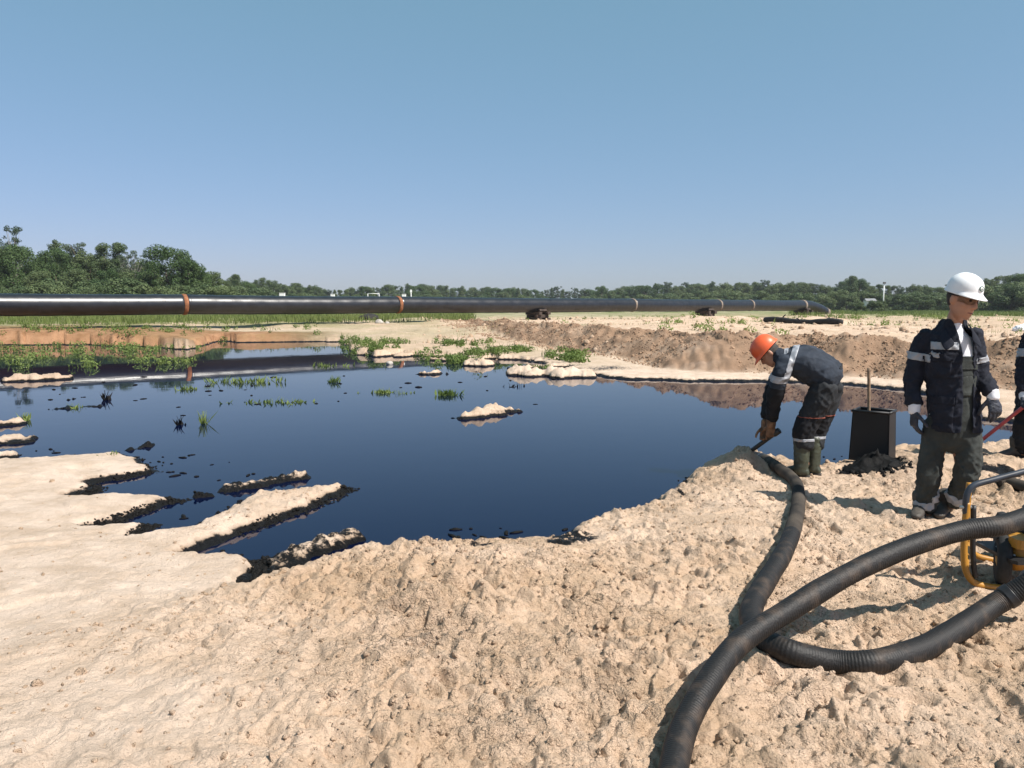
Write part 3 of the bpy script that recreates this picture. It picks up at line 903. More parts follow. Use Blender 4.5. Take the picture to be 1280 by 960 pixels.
def tree_px(kind, px, top, D, label, group=None, wide=1.0, **k):
    x = (px - 640) / F * D * math.cos(PITCH)
    z = PD(px, top, D).z
    return tree(kind, x, D, z - gz(x, D) + .15, label, group, wide)

# the wood at the left, tree by tree
tree_px('oak', 22, 304, 118, 'dense dark broad tree in front of the bare-topped tall one', wide=.92)
tree_px('snag', 20, 281, 124, 'tall nearly bare tree sticking out above the left wood')
tree_px('alder', -30, 308, 120, 'bushy green tree at the outer end of the left wood', wide=1.2)
tree_px('birch', 4, 306, 116, 'pale slender tree beside the dense dark broad tree')
tree_px('oak', 72, 308, 124, 'second dark broad tree of the wood beyond the pipeline', wide=.8)
tree_px('birch', 74, 299, 132, 'slim pointed treetop rising behind the second broad tree')
tree_px('pine', 98, 303, 138, 'bluish round-topped pine in the left wood')
tree_px('alder', 112, 312, 126, 'brownish green bushy tree below the bluish pine', wide=.95)
tree_px('birch', 131, 303, 122, 'tall twin-topped birch in the middle of the left wood', wide=1.1)
tree_px('birch', 151, 302, 123, 'tall leafy birch next to the twin-topped one', wide=1.0)
tree_px('oak', 135, 335, 110, 'low dark broad tree in front of the two tall birches', wide=.9)
tree_px('snag', 170, 312, 118, 'grey bare-limbed tree between the birches and the big round oak')
tree_px('snag', 160, 318, 117, 'small grey dead tree between the tall birches and round oak')
tree_px('alder', 183, 322, 126, 'bushy tree tucked behind the big round oak', wide=.9)
tree_px('oak', 212, 305, 112, 'big round oak at the end of the left wood', wide=.98)
tree_px('oak', 240, 325, 114, 'lower shoulder oak leaning against the big round oak', wide=.85)
tree_px('alder', 266, 338, 118, 'last small bushy tree of the left wood', wide=1.1)
for i, (px, top, D) in enumerate([(-10, 350, 100), (18, 356, 98), (45, 352, 102), (62, 347, 106), (85, 356, 98), (108, 349, 101), (128, 355, 97), (150, 350, 104), (172, 346, 100), (188, 354, 98), (206, 357, 97), (228, 354, 100), (248, 352, 102), (268, 358, 100), (285, 356, 108)]):
    tree_px('shrub', px, top, D, 'leafy green shrub along the foot of the left wood', 'shrubs in front of the left wood', wide=1.3)
for px, top, D in ((40, 325, 140), (60, 322, 142), (90, 322, 145), (118, 325, 142), (145, 322, 140), (178, 330, 138), (200, 330, 140), (250, 340, 136), (5, 322, 138), (160, 335, 112), (50, 338, 110), (95, 335, 111), (190, 338, 110)):
    tree_px('alder', px, top, D, 'bushy tree filling the left wood between the taller trees', 'bushy trees inside the left wood', wide=1.25)
for px in (-70, -110, -150):
    tree_px('alder', px, 312, 122, 'bushy tree in the wood past the bare-topped tall tree', 'trees at the wood\'s outer end', wide=1.2)
# belts farther off
rt = np.random.default_rng(21)
def top_line(px):
    xs = [280, 296, 310, 330, 345, 372, 410, 440, 500, 560, 640, 720, 790, 830, 880, 920, 960, 1000, 1040, 1064, 1085, 1130, 1180, 1215, 1240, 1262, 1290, 1400]
    ys = [348, 343, 350, 346, 352, 353, 358, 358, 353, 358, 359, 359, 357, 353, 352, 351, 350, 351, 353, 345, 354, 354, 355, 352, 345, 341, 340, 338]
    return float(np.interp(px, xs, ys))
def dist_line(px):
    return float(np.interp(px, [280, 400, 600, 800, 1000, 1200, 1300], [190, 290, 380, 360, 260, 205, 180]))
px = 283.0
while px < 1330:
    D = dist_line(px) * rt.uniform(.95, 1.08)
    kind = rt.choice(['alder', 'birch', 'pine', 'alder', 'oak'])
    top = top_line(px) + rt.uniform(-1.5, 5)
    zone = 'mid green tree in the far belt behind the pipeline' if px < 800 else 'green tree in the belt beyond the sandy plateau'
    zone = zone.replace('green tree', {'alder': 'bushy tree', 'birch': 'slim light tree', 'pine': 'dark pine', 'oak': 'broad dark tree'}[kind])
    tree_px(kind, px, top, D, zone, 'far trees: ' + zone, wide=rt.uniform(1.0, 1.35))
    px += rt.uniform(.55, 1.15) * 3.6 * F / D * .55 + 2
px = 283.0
while px < 1330:
    D = dist_line(px) * rt.uniform(.80, .90)
    zone = 'low shrub fronting the far belt behind the pipeline' if px < 800 else 'low shrub fronting the tree belt past the plateau'
    tree_px('shrub', px, min(377, top_line(px) + rt.uniform(9, 17)), D, zone, 'far shrubs: ' + zone, wide=rt.uniform(1.1, 1.6))
    px += rt.uniform(7, 15)
tree_px('birch', 1064, 344, 235, 'tall two-topped tree standing over the belt beyond the pipe end', wide=1.2)
tree_px('birch', 296, 342, 180, 'slim spire-like tree standing just past the left wood', wide=1.0)
print('trees', TREE_N)
# far-off wood that closes the horizon
def far_wood():
    rng = np.random.default_rng(77)
    cl = []
    for a in np.arange(-62, 62, .32):
        D = rng.uniform(430, 520); h = rng.uniform(5, 10.5)
        x = D * math.tan(R(a)) if abs(a) < 55 else D * math.sin(R(a)) * 1.6
        for z in (.25, .55, .82):
            cl.append((x + rng.normal() * 1.5, D + rng.normal() * 3, .4 + h * z, 2.6 * (1.1 - z * .5)))
    me = leaf_mesh('far_wood', cl, 26000, .7, rng)
    o = link('far_wood', me, LEAF_PINE, smooth=False)
    o['kind'] = 'stuff'
    tag(o, 'distant dark wood closing the horizon behind the tree belts', 'wood')
far_wood()

# ------------------------------------------------------------------ grass and weeds
def blades(spots, rng, hmin, hmax, wid, per, spread, lean=.45, leafy=False):
    """spots (n,3) ground points -> blade mesh arrays"""
    spots = np.repeat(np.asarray(spots, float), per, 0)
    n = len(spots)
    b = spots + np.stack([rng.normal(size=n) * spread, rng.normal(size=n) * spread, np.zeros(n)], 1)
    h = rng.uniform(hmin, hmax, n)
    a = rng.uniform(0, 6.28, n)
    tip = b + np.stack([np.cos(a) * h * lean * rng.uniform(0, 1, n), np.sin(a) * h * lean * rng.uniform(0, 1, n), h], 1)
    q = rng.uniform(0, 6.28, n)
    s = np.stack([np.cos(q), np.sin(q), np.zeros(n)], 1) * (wid * rng.uniform(.6, 1.4, n))[:, None]
    if leafy:   # small diamond leaves up a stalk
        mid = b * .45 + tip * .55 + s * .3
        V = np.stack([b, mid - s, tip, mid + s], 1).reshape(-1, 3)
        return V, np.arange(n * 4).reshape(-1, 4)
    mid = b * .5 + (tip * .5) + np.stack([np.zeros(n), np.zeros(n), h * .1], 1)
    V = np.stack([b - s * .5, b + s * .5, mid + s * .35, tip], 1).reshape(-1, 3)
    return V, np.arange(n * 4).reshape(-1, 4)

def stuff(name, V, Fc, m, label, cat):
    o = link(name, mesh_np(name, V, Fc), m, smooth=False)
    o['kind'] = 'stuff'
    tag(o, label, cat)
    return o

def scatter_px(rng, n, fx, fy, z0=.5):
    """random pixels turned into ground points"""
    px = fx(rng, n); py = fy(rng, px)
    pts = np.array([P(a, b, z0)[:] for a, b in zip(px, py)])
    for _ in range(3):
        zz = terrain(pts[:, 0], pts[:, 1])
        pts = np.array([P(a, b, c)[:] for a, b, c in zip(px, py, zz)])
    pts[:, 2] = terrain(pts[:, 0], pts[:, 1])
    return pts

def grass_fields():
    rng = np.random.default_rng(31)
    # meadow behind the pipeline, world space
    n = 17000
    D = rng.uniform(41, 125, n) ** 1.0
    x = D * rng.uniform(-.85, -.05, n)
    line = 41 + np.maximum(0, (x + 24)) * .72      # keep behind the pipe's line
    ok = (D > line - 2.0)
    x, D = x[ok], D[ok]
    keep = per2(x, D, 6, 3) + .45 > rng.uniform(0, 1, len(x)) * .6
    x, D = x[keep], D[keep]
    pts = np.stack([x, D, terrain(x, D) - .02], 1)
    V, Fc = blades(pts, rng, .18, .5, .05, 4, .2)
    stuff('meadow_grass', V, Fc, GRASS, 'green meadow grass behind the pipeline below the left wood', 'grass')
    n = 15000
    D = rng.uniform(62, 190, n); x = D * rng.uniform(.36, .95, n)
    keep = (per2(x, D, 9, 5) + (D - 60) / 130) > rng.uniform(0.05, .9, n)
    x, D = x[keep], D[keep]
    pts = np.stack([x, D, terrain(x, D) - .02], 1)
    V, Fc = blades(pts, rng, .2, .55, .06, 4, .25)
    stuff('plateau_grass', V, Fc, GRASS, 'patchy green grass on the plateau below the right tree belt', 'grass')
    # sparse tufts on the sandy plateau
    n = 1500
    x = rng.uniform(-6, 45, n); y = rng.uniform(26, 75, n)
    keep = (per2(x, y, 5, 6) > .12) & (x > -12 + 0 * y)
    x, y = x[keep], y[keep]
    pts = np.stack([x, y, terrain(x, y) - .02], 1)
    V, Fc = blades(pts, rng, .05, .16, .014, 14, .2)
    stuff('sparse_grass', V, Fc, GRASS, 'sparse grass tufts dotting the sandy plateau', 'grass')
    def leafy(name, pts, r0, r1, per, size, lab):
        k = len(pts); rad = rng.uniform(r0, r1, k)
        cl = np.concatenate([pts[:, :2], (np.maximum(pts[:, 2], 0) + rad * .45)[:, None], rad[:, None]], 1)
        me = leaf_mesh(name, cl, k * per, size, rng)
        V = np.empty(len(me.vertices) * 3, np.float32); me.vertices.foreach_get('co', V); V = V.reshape(-1, 3)
        b, f = blades(np.concatenate([pts[:, :2], np.maximum(pts[:, 2:3], -.03)], 1), rng, r0, r1 * 1.5, .014, 3, .12, .8, leafy=True)
        Vn = np.vstack([V, b]); Fn = np.arange(len(Vn)).reshape(-1, 4)
        bpy.data.meshes.remove(me)
        stuff(name, Vn, Fn, LEAF_WEED, lab, 'weeds')
    cen = lambda px: np.interp(px, [400, 440, 480, 520, 560, 600, 640, 700, 750], [424, 432, 441, 443, 444, 444, 439, 444, 456])
    pts = scatter_px(rng, 560, lambda r, n: r.uniform(425, 735, n), lambda r, px: cen(px) + r.normal(size=len(px)) * 4, .1)
    pts = pts[(per2(pts[:, 0], pts[:, 1], 2.0, 4) > .02)]
    leafy('shore_weeds', pts, .07, .22, 34, .045, 'green weeds fringing the far shore below the berm')
    pts = scatter_px(rng, 520, lambda r, n: r.uniform(-60, 250, n), lambda r, px: np.interp(px, [-60, 0, 120, 200, 250], [452, 450, 440, 437, 437]) + r.normal(size=len(px)) * np.interp(px, [0, 130, 250], [13, 9, 5]), 0)
    pts = pts[(per2(pts[:, 0], pts[:, 1], 1.8, 7) > .06)]
    leafy('flooded_weeds', pts, .06, .22, 26, .045, 'bright weeds growing out of the water by the red bank')
    pts = scatter_px(rng, 200, lambda r, n: r.uniform(-60, 440, n), lambda r, px: 411 + r.normal(size=len(px)) * 6, .5)
    y = rng.uniform(26, 80, 420); x = y * rng.uniform(.02, .75, 420)
    k = (per2(x, y, 6, 46) + .25 * (x / y - .4)) > .04
    leafy('plateau_weeds', np.stack([x[k], y[k], terrain(x[k], y[k])], 1), .1, .3, 26, .06, 'low weeds in patches on the sandy plateau behind the berm')
    leafy('bank_weeds', pts, .08, .25, 26, .05, 'weeds dotting the top of the red sand bank')
grass_fields()

def water_plant(name, px, py, label, n, spread, hmax, wid=.018, stretch=1.0, m=LEAF_WEED, group=None, z=None):
    rng = np.random.default_rng(int(px * 13 + py))
    p = P(px, py, 0)
    if z is not None: p = ground_at(px, py)
    r = rng.normal(size=n) * spread
    base = np.stack([r * stretch, rng.normal(size=n) * spread * .5, np.full(n, -.04)], 1)
    V, Fc = blades(base, rng, hmax * .35, hmax, wid, 3, .012, 1.1, leafy=True)
    me = mesh_np('foliage', V, Fc)
    e = empty(name, (p.x, p.y, p.z if z is not None else 0))
    tag(e, label, 'plant', group)
    link('foliage', me, m, e, False)
    VV = []; FF = []
    for _ in range(5):
        n0 = len(VV); x = rng.normal() * spread * stretch * .6; y = rng.normal() * spread * .3
        v, f = sweep([(x, y, -.1), (x + rng.normal() * .01, y, hmax * .35), (x + rng.normal() * .03, y, hmax * .8)], [.005, .004, .002], 5)
        VV.extend(v); FF.extend([tuple(i + n0 for i in q) for q in f])
    link('stem', mesh_py('stem', VV, FF), m, e)
    return e
water_plant('water_weed', 560, 494, 'bushy green weed clump out on open water', 40, .12, .16)
water_plant('water_weed', 498, 492, 'low scattered weed sprigs beside the bushy clump', 16, .16, .09, stretch=1.2)
water_plant('water_weed', 478, 491, 'round weed tuft near the scattered sprigs', 34, .13, .13)
water_plant('water_weed', 417, 478, 'small upright weed tuft alone on the water', 10, .05, .2)
water_plant('water_weed', 343, 503, 'long flat weed raft with a green middle', 42, .28, .11, stretch=1.4)
water_plant('water_weed', 305, 478, 'straggly weed patch below the pipe reflection', 46, .45, .2)
water_plant('water_weed', 405, 458, 'thin weeds standing inside the pipe reflection', 22, .3, .16)
water_plant('water_weed', 96, 510, 'small green weed on the black floating strip', 12, .12, .1)
water_plant('water_weed', 31, 526, 'leafy weed at the tip of a small sand islet', 14, .06, .16)
water_plant('water_weed', 675, 468, 'leafy weed growing on the largest sand islet', 44, .2, .34, wid=.04, z=1)
water_plant('water_weed', 233, 487, 'small weed tuft in the water by the flooded weeds', 14, .1, .14)
water_plant('water_weed', 140, 568, 'tiny green weed on the upper sand spit', 10, .05, .05, z=1)
water_plant('tall_stalk', 254, 530, 'single tall thin leafy stalk rising from the water', 7, .02, .24, wid=.012)
water_plant('dead_stalk', 226, 531, 'dark forked dead stalk rising from the water', 4, .05, .16, m=DEBRIS)
water_plant('dead_stalk', 645, 483, 'dark twig afloat near the largest sand islet', 5, .07, .1, m=DEBRIS, stretch=1.6)
water_plant('dead_stalk', 135, 500, 'thin dry stalk beside the black floating strip', 4, .04, .22, m=DEBRIS)

# floating black crumbs
def crumbs():
    rng = np.random.default_rng(8)
    bm = bmesh.new()
    spots = [(rng.uniform(0, 700), rng.uniform(468, 520)) for _ in range(34)] + [(rng.uniform(150, 330), rng.uniform(570, 690)) for _ in range(34)] + [(rng.uniform(40, 240), rng.uniform(555, 600)) for _ in range(24)] + \
            [(rng.uniform(560, 720), rng.uniform(660, 700)) for _ in range(50)] + [(584, 693), (592, 690), (660, 688), (620, 676), (640, 484), (575, 478), (430, 470), (510, 479)] + [(rng.uniform(960, 1150), rng.uniform(560, 592)) for _ in range(25)]
    for px, py in spots:
        p = P(px, py, 0)
        D = p.y
        r = rng.uniform(.006, .02) * max(1, D / 8)
        mtx = Matrix.Translation((p.x, p.y, .002)) @ Matrix.Rotation(rng.uniform(0, 6.28), 4, 'Z') @ Matrix.Diagonal((r * rng.uniform(1, 4), r, r * .7, 1))
        bmesh.ops.create_icosphere(bm, subdivisions=1, radius=1, matrix=mtx)
    me = bpy.data.meshes.new('oil_crumbs'); bm.to_mesh(me); bm.free()
    o = link('oil_crumbs', me, DEBRIS); o['kind'] = 'stuff'
    tag(o, 'small black oily crumbs floating on the pond', 'debris')
crumbs()

# ------------------------------------------------------------------ sand clods
def clods():
    rng = np.random.default_rng(19)
    bm = bmesh.new(); bmesh.ops.create_icosphere(bm, subdivisions=2, radius=1)
    b2 = np.array([v.co[:] for v in bm.verts]); f2 = np.array([[v.index for v in f.verts] for f in bm.faces]); bm.free()
    bm = bmesh.new(); bmesh.ops.create_icosphere(bm, subdivisions=1, radius=1)
    b1 = np.array([v.co[:] for v in bm.verts]); f1 = np.array([[v.index for v in f.verts] for f in bm.faces]); bm.free()
    def spread(n, lo, hi, base, fc, ymax, seed):
        r = np.random.default_rng(seed)
        # area-uniform in the ground wedge in front
        D = np.sqrt(r.uniform(1.8 ** 2, ymax ** 2, n)); a = r.uniform(-.66, .72, n)
        x = D * np.sin(a); y = D * np.cos(a)
        h, br, oi, gr, ro, sd = terrain(x, y, True)
        dens = np.clip(ro - .1, 0, 1) * (.35 + .9 * np.clip(per2(x, y, .55, 41) + .35, 0, 1))
        k = (sd > .03) & (r.uniform(0, 1, n) < dens) & (h > .05)
        x, y, h = x[k], y[k], h[k]; n = len(x)
        s = lo * (hi / lo) ** (r.uniform(0, 1, n) ** 3.0)
        tmpl = []
        for i in range(48):
            q = base.copy()
            for pl in r.normal(size=(7, 3)):
                pl = pl / np.linalg.norm(pl); dd = q @ pl; lim = r.uniform(.35, .75)
                q = q - np.maximum(dd - lim, 0)[:, None] * pl
            tmpl.append(q * (1 + .30 * per3(base + i * 3.7, .6, 2)[:, None]) * r.uniform(.7, 1.25, 3))
        q = np.array(tmpl)[r.integers(0, 48, n)]
        an = r.uniform(0, 6.28, n); c, t = np.cos(an)[:, None], np.sin(an)[:, None]
        q = np.stack([q[..., 0] * c - q[..., 1] * t, q[..., 0] * t + q[..., 1] * c, q[..., 2]], -1)
        V = q * s[:, None, None] + np.stack([x, y, h - s * .05], 1)[:, None]
        Fc = (fc[None] + (np.arange(n) * len(base))[:, None, None]).reshape(-1, 3)
        print('clods', n)
        return V.reshape(-1, 3), Fc
    V1, F1 = spread(60000, .004, .019, b1, f1, 7.5, 1)
    V2, F2 = spread(1600, .014, .046, b2, f2, 8.5, 2)
    for nm, V, Fc, lab in (('sand_crumbs', V1, F1, 'small loose crumbs of sand strewn over the near bank'), ('sand_clods', V2, F2, 'larger broken clods of sand strewn over the near bank')):
        o = link(nm, mesh_np(nm, V, Fc), CLOD); o['kind'] = 'stuff'
        tag(o, lab, 'clods')
clods()

def sprinkle(name, m, x, y, lo, hi, label, seed, sink=.05, flat=1.0):
    r = np.random.default_rng(seed)
    bm = bmesh.new(); bmesh.ops.create_icosphere(bm, subdivisions=1, radius=1)
    base = np.array([v.co[:] for v in bm.verts]); fc = np.array([[v.index for v in f.verts] for f in bm.faces]); bm.free()
    n = len(x); h = np.maximum(terrain(x, y), -.004)
    s_ = lo * (hi / lo) ** (r.uniform(0, 1, n) ** 2.2)
    q = base[None] * (1 + r.uniform(-.4, .25, (n, len(base), 1))) * r.uniform(.7, 1.3, (n, 1, 3)) * np.array([1, 1, flat])
    V = q * s_[:, None, None] + np.stack([x, y, h - s_ * sink], 1)[:, None]
    Fc = (fc[None] + (np.arange(n) * len(base))[:, None, None]).reshape(-1, 3)
    o = link(name, mesh_np(name, V.reshape(-1, 3), Fc), m); o['kind'] = 'stuff'
    return tag(o, label, 'clods')
def edge_tar():
    r = np.random.default_rng(23)
    k = 9000
    i = r.integers(0, 62, k); t = r.uniform(0, 1, k)
    x = SA[i, 0] * (1 - t) + SB[i, 0] * t + r.normal(size=k) * .05; y = SA[i, 1] * (1 - t) + SB[i, 1] * t + r.normal(size=k) * .07
    h = terrain(x, y)
    ok = (h < .05) & (h > -.03) & (x > -9) & (per2(x, y, .35, 44) > -.15)
    sprinkle('tar_crumbs', DEBRIS, x[ok], y[ok], .006, .022, 'ragged black tar crumbs lining the edges of the sand spits', 5)
    k = 15000
    c = BERM[:, :2]; ln_ = np.linalg.norm(np.diff(c, axis=0), axis=1)[:-1]; i = r.choice(len(ln_), k, p=ln_ / ln_.sum()); t = r.uniform(0, 1, k)[:, None]
    p = c[i] * (1 - t) + c[i + 1] * t
    d = c[i + 1] - c[i]; nn = np.stack([d[:, 1], -d[:, 0]], 1); nn /= np.linalg.norm(nn, axis=1)[:, None]
    p = p + nn * r.uniform(-.5, 1.9, k)[:, None]
    sprinkle('berm_clods', BERMCLOD, p[:, 0], p[:, 1], .012, .05, 'brown clods strewn over the face of the berm', 6)
    k = 2600
    y = r.uniform(24, 70, k); x = y * r.uniform(-.12, .72, k)
    ok = per2(x, y, 4, 45) > -.05
    sprinkle('plateau_clods', CLOD, x[ok], y[ok], .03, .16, 'scattered clods and lumps on the sandy plateau', 7)
edge_tar()

# ------------------------------------------------------------------ people
def loft(sections, n=20, per=3):
    """sections: list of (centre, u half-axis, v half-axis); smooth tube with rounded ends"""
    arr = [np.concatenate([np.array(c, float), np.array(u, float), np.array(v, float)]) for c, u, v in sections]
    arr = catmull(arr, per) if per > 1 else arr
    arr = [np.array(a) for a in arr]
    def cap(a, b):
        d = a[:3] - b[:3]; d = d / (np.linalg.norm(d) + 1e-9)
        r = min(np.linalg.norm(a[3:6]), np.linalg.norm(a[6:9]))
        out = []
        for t in (.45, .8, .97):
            k = math.sqrt(1 - t * t)
            q = a.copy(); q[:3] = a[:3] + d * r * t * .6; q[3:] = a[3:] * k
            out.append(q)
        return out
    arr = list(reversed(cap(arr[0], arr[1]))) + arr + cap(arr[-1], arr[-2])
    V = []; Fc = []
    for a in arr:
        for k in range(n):
            t = 2 * math.pi * k / n
            V.append(a[:3] + a[3:6] * math.cos(t) + a[6:9] * math.sin(t))
    m = len(arr)
    for i in range(m - 1):
        for k in range(n):
            j = (k + 1) % n
            Fc.append((i * n + k, i * n + j, (i + 1) * n + j, (i + 1) * n + k))
    Fc.append(tuple(reversed(range(n)))); Fc.append(tuple((m - 1) * n + k for k in range(n)))
    return V, Fc

def limb(pts, n=16, per=4):
    """pts (x,y,z,r)"""
    pts = [np.array(p, float) for p in pts]
    fr = frames([p[:3] for p in pts])
    return loft([(c, u * p[3], v * p[3]) for (c, u, v, t), p in zip(fr, pts)], n, per)

def hsec(x, y, z, a, b, yaw=0.0):
    c, s = math.cos(yaw), math.sin(yaw)
    return ((x, y, z), (a * c, a * s, 0), (-b * s, b * c, 0))

def ball(c, rx, ry, rz, rot=None, n=14):
    V = []; Fc = []
    for i in range(1, n):
        t = math.pi * i / n
        for k in range(n):
            a = 2 * math.pi * k / n
            p = Vector((rx * math.sin(t) * math.cos(a), ry * math.sin(t) * math.sin(a), rz * math.cos(t)))
            if rot is not None: p = rot @ p
            V.append(p + Vector(c))
    for i in range(n - 2):
        for k in range(n):
            j = (k + 1) % n
            Fc.append((i * n + k, (i + 1) * n + k, (i + 1) * n + j, i * n + j))
    Fc.append(tuple(range(n))); Fc.append(tuple(reversed(range((n - 2) * n, (n - 1) * n))))
    return V, Fc

def fuse(name, parts, voxel, m, parent=None, folds=0.0, fscale=.11, smooth=3, seed=1, stretch=(1, 1, .55), fmask=None):
    """union of closed pieces as one continuous skin, with cloth folds"""
    V = []; Fc = []
    for v, f in parts:
        n0 = len(V); V.extend(v); Fc.extend([tuple(i + n0 for i in q) for q in f])
    me = mesh_py(name + '_raw', V, Fc)
    o = bpy.data.objects.new('tmp', me); COL.objects.link(o)
    md = o.modifiers.new('r', 'REMESH'); md.mode = 'VOXEL'; md.voxel_size = voxel
    if smooth:
        ms = o.modifiers.new('s', 'SMOOTH'); ms.iterations = smooth; ms.factor = .5
    dg = bpy.context.evaluated_depsgraph_get()
    me2 = bpy.data.meshes.new_from_object(o.evaluated_get(dg))
    bpy.data.objects.remove(o); bpy.data.meshes.remove(me)
    me2.name = name; me2.materials.clear()
    if folds:
        n = len(me2.vertices)
        co = np.empty(n * 3, np.float32); me2.vertices.foreach_get('co', co); co = co.reshape(-1, 3)
        no = np.empty(n * 3, np.float32); me2.vertices.foreach_get('normal', no); no = no.reshape(-1, 3)
        q = co / np.array(stretch)
        q = q + np.stack([per3(q, .3, 5), per3(q, .3, 6), per3(q, .3, 7)], 1) * .09
        f = 0
        for k_, ax in enumerate(((.45, .25, .85), (-.55, .1, .8), (.9, .3, .25))):
            ax = np.array(ax) / np.linalg.norm(ax)
            al = (q @ ax)[:, None] * ax
            qq = (q - al) * 1.25 + al * .38
            rdg = 1 - np.minimum(np.abs(per3(qq, fscale * (1.0, 1.25, .8)[k_], seed + 3 * k_)) * 4.2, 1)
            f = f + (rdg ** 1.5 - .3) * (.62, .55, .4)[k_]
        f = f + per3(q, fscale * 1.8, seed + 1) * .8
        if fmask is not None: f = f * fmask(co)
        co = co + no * (f * folds)[:, None]
        me2.vertices.foreach_set('co', co.astype(np.float32).ravel()); me2.update()
    return link(name, me2, m, parent)

def strip(name, src, planes, m, parent, keep=None, off=.005, thick=.003):
    """a band of the source's surface between planes ((point, normal) keeps the positive side)"""
    bm = bmesh.new(); bm.from_mesh(src.data)
    for co, no in planes:
        bmesh.ops.bisect_plane(bm, geom=bm.verts[:] + bm.edges[:] + bm.faces[:], plane_co=co, plane_no=no, clear_inner=True)
    if keep is not None:
        kill = [f for f in bm.faces if not keep(f.calc_center_median(), f.normal)]
        bmesh.ops.delete(bm, geom=kill, context='FACES')
    bm.normal_update()
    nn = {v: v.normal.copy() for v in bm.verts}
    for v in bm.verts: v.co += nn[v] * off
    me = bpy.data.meshes.new(name); bm.to_mesh(me); bm.free()
    o = link(name, me, m, parent)
    so = o.modifiers.new('t', 'SOLIDIFY'); so.thickness = thick + off; so.offset = -1
    return o

def slab(a, b, w0, w1):
    """planes of a band round the segment a->b between fractions w0 and w1"""
    a, b = Vector(a), Vector(b); d = (b - a).normalized(); L_ = (b - a).length
    return [(a + d * L_ * w0, d), (a + d * L_ * w1, -d)]

def hand_parts(wr, d, nrm, side, curl=.5, sc=1.0, spread=.06):
    """palm, four fingers and a thumb; d hand direction, nrm palm-facing, side = thumb side"""
    d = Vector(d).normalized(); nrm = (Vector(nrm) - d * Vector(nrm).dot(d)).normalized()
    s = d.cross(nrm) * side
    wr = Vector(wr)
    parts = []
    sec = []
    for t, a, b in ((-.02, .029, .024), (.02, .034, .022), (.055, .043, .021), (.088, .044, .018), (.10, .040, .014)):
        sec.append((wr + d * t * sc, s * a * sc, nrm * b * sc))
    parts.append(loft(sec, 16, 3))
    Ls = (.078, .086, .080, .062)
    for i in range(4):
        b = wr + d * (.088 - .006 * abs(i - 1)) * sc + s * (.032 - .0215 * i) * sc
        dd = (d + s * spread * (1.5 - i)).normalized()
        pts = [(*(b - dd * .02 * sc), .0105 * sc), (*b, .0108 * sc)]
        ang = 0; p = b
        for k, fr in enumerate((.45, .32, .23)):
            ang += curl * (.7, 1.0, .7)[k] * (1 + .1 * i)
            q = (dd * math.cos(ang) + nrm * math.sin(ang)) * Ls[i] * fr * sc
            p = p + q
            pts.append((*p, (.0102, .0095, .0082)[k] * sc))
        parts.append(limb(pts, 10, 3))
    b = wr + d * .022 * sc + s * .030 * sc
    t1 = (d * .62 + s * .62 + nrm * .45).normalized(); t2 = (d * .85 + s * .15 + nrm * .5).normalized()
    p1 = b + t1 * .045 * sc; p2 = p1 + (t1 + t2).normalized() * .034 * sc; p3 = p2 + t2 * .028 * sc
    parts.append(limb([(*b, .0165 * sc), (*p1, .0125 * sc), (*p2, .0115 * sc), (*p3, .0095 * sc)], 10, 3))
    return parts

def head_parts(M):
    """M maps head space (face to -Y, origin at the head's centre) to the figure's space"""
    def tr(vf):
        return [M @ Vector(v) for v in vf[0]], vf[1]
    out = []
    secs = [hsec(0, -.030, -.118, .030, .028), hsec(0, -.028, -.098, .050, .058), hsec(0, -.016, -.065, .060, .078), hsec(0, -.006, -.03, .068, .088), hsec(0, .002, .01, .073, .094),
            hsec(0, .006, .05, .074, .096), hsec(0, .006, .085, .064, .084), hsec(0, .006, .110, .040, .055)]
    out.append(tr(loft(secs, 22, 3)))
    out.append(tr(limb([(0, -.088, .016, .009), (0, -.098, -.004, .011), (0, -.108, -.026, .0145), (0, -.096, -.034, .012)], 10, 3)))      # nose
    for sx in (-1, 1):
        out.append(tr(limb([(sx * .012, -.086, .030, .010), (sx * .035, -.082, .032, .010), (sx * .055, -.066, .026, .009)], 8, 3)))     # brow
        out.append(tr(limb([(sx * .040, -.062, -.028, .018), (sx * .050, -.048, -.020, .018)], 8, 3)))                                   # cheekbone
        out.append(tr(ball((sx * .076, .012, -.008), .010, .020, .032)))                                                                # ear
        out.append(tr(ball((sx * .014, -.100, -.032), .008, .009, .007)))                                                               # nostril
    out.append(tr(limb([(-.024, -.080, -.064, .006), (0, -.092, -.060, .008), (.024, -.080, -.064, .006)], 8, 3)))
    out.append(tr(limb([(-.021, -.079, -.075, .007), (0, -.090, -.076, .009), (.021, -.079, -.075, .007)], 8, 3)))
    out.append(tr(ball((0, -.072, -.104), .022, .018, .016)))
    return out

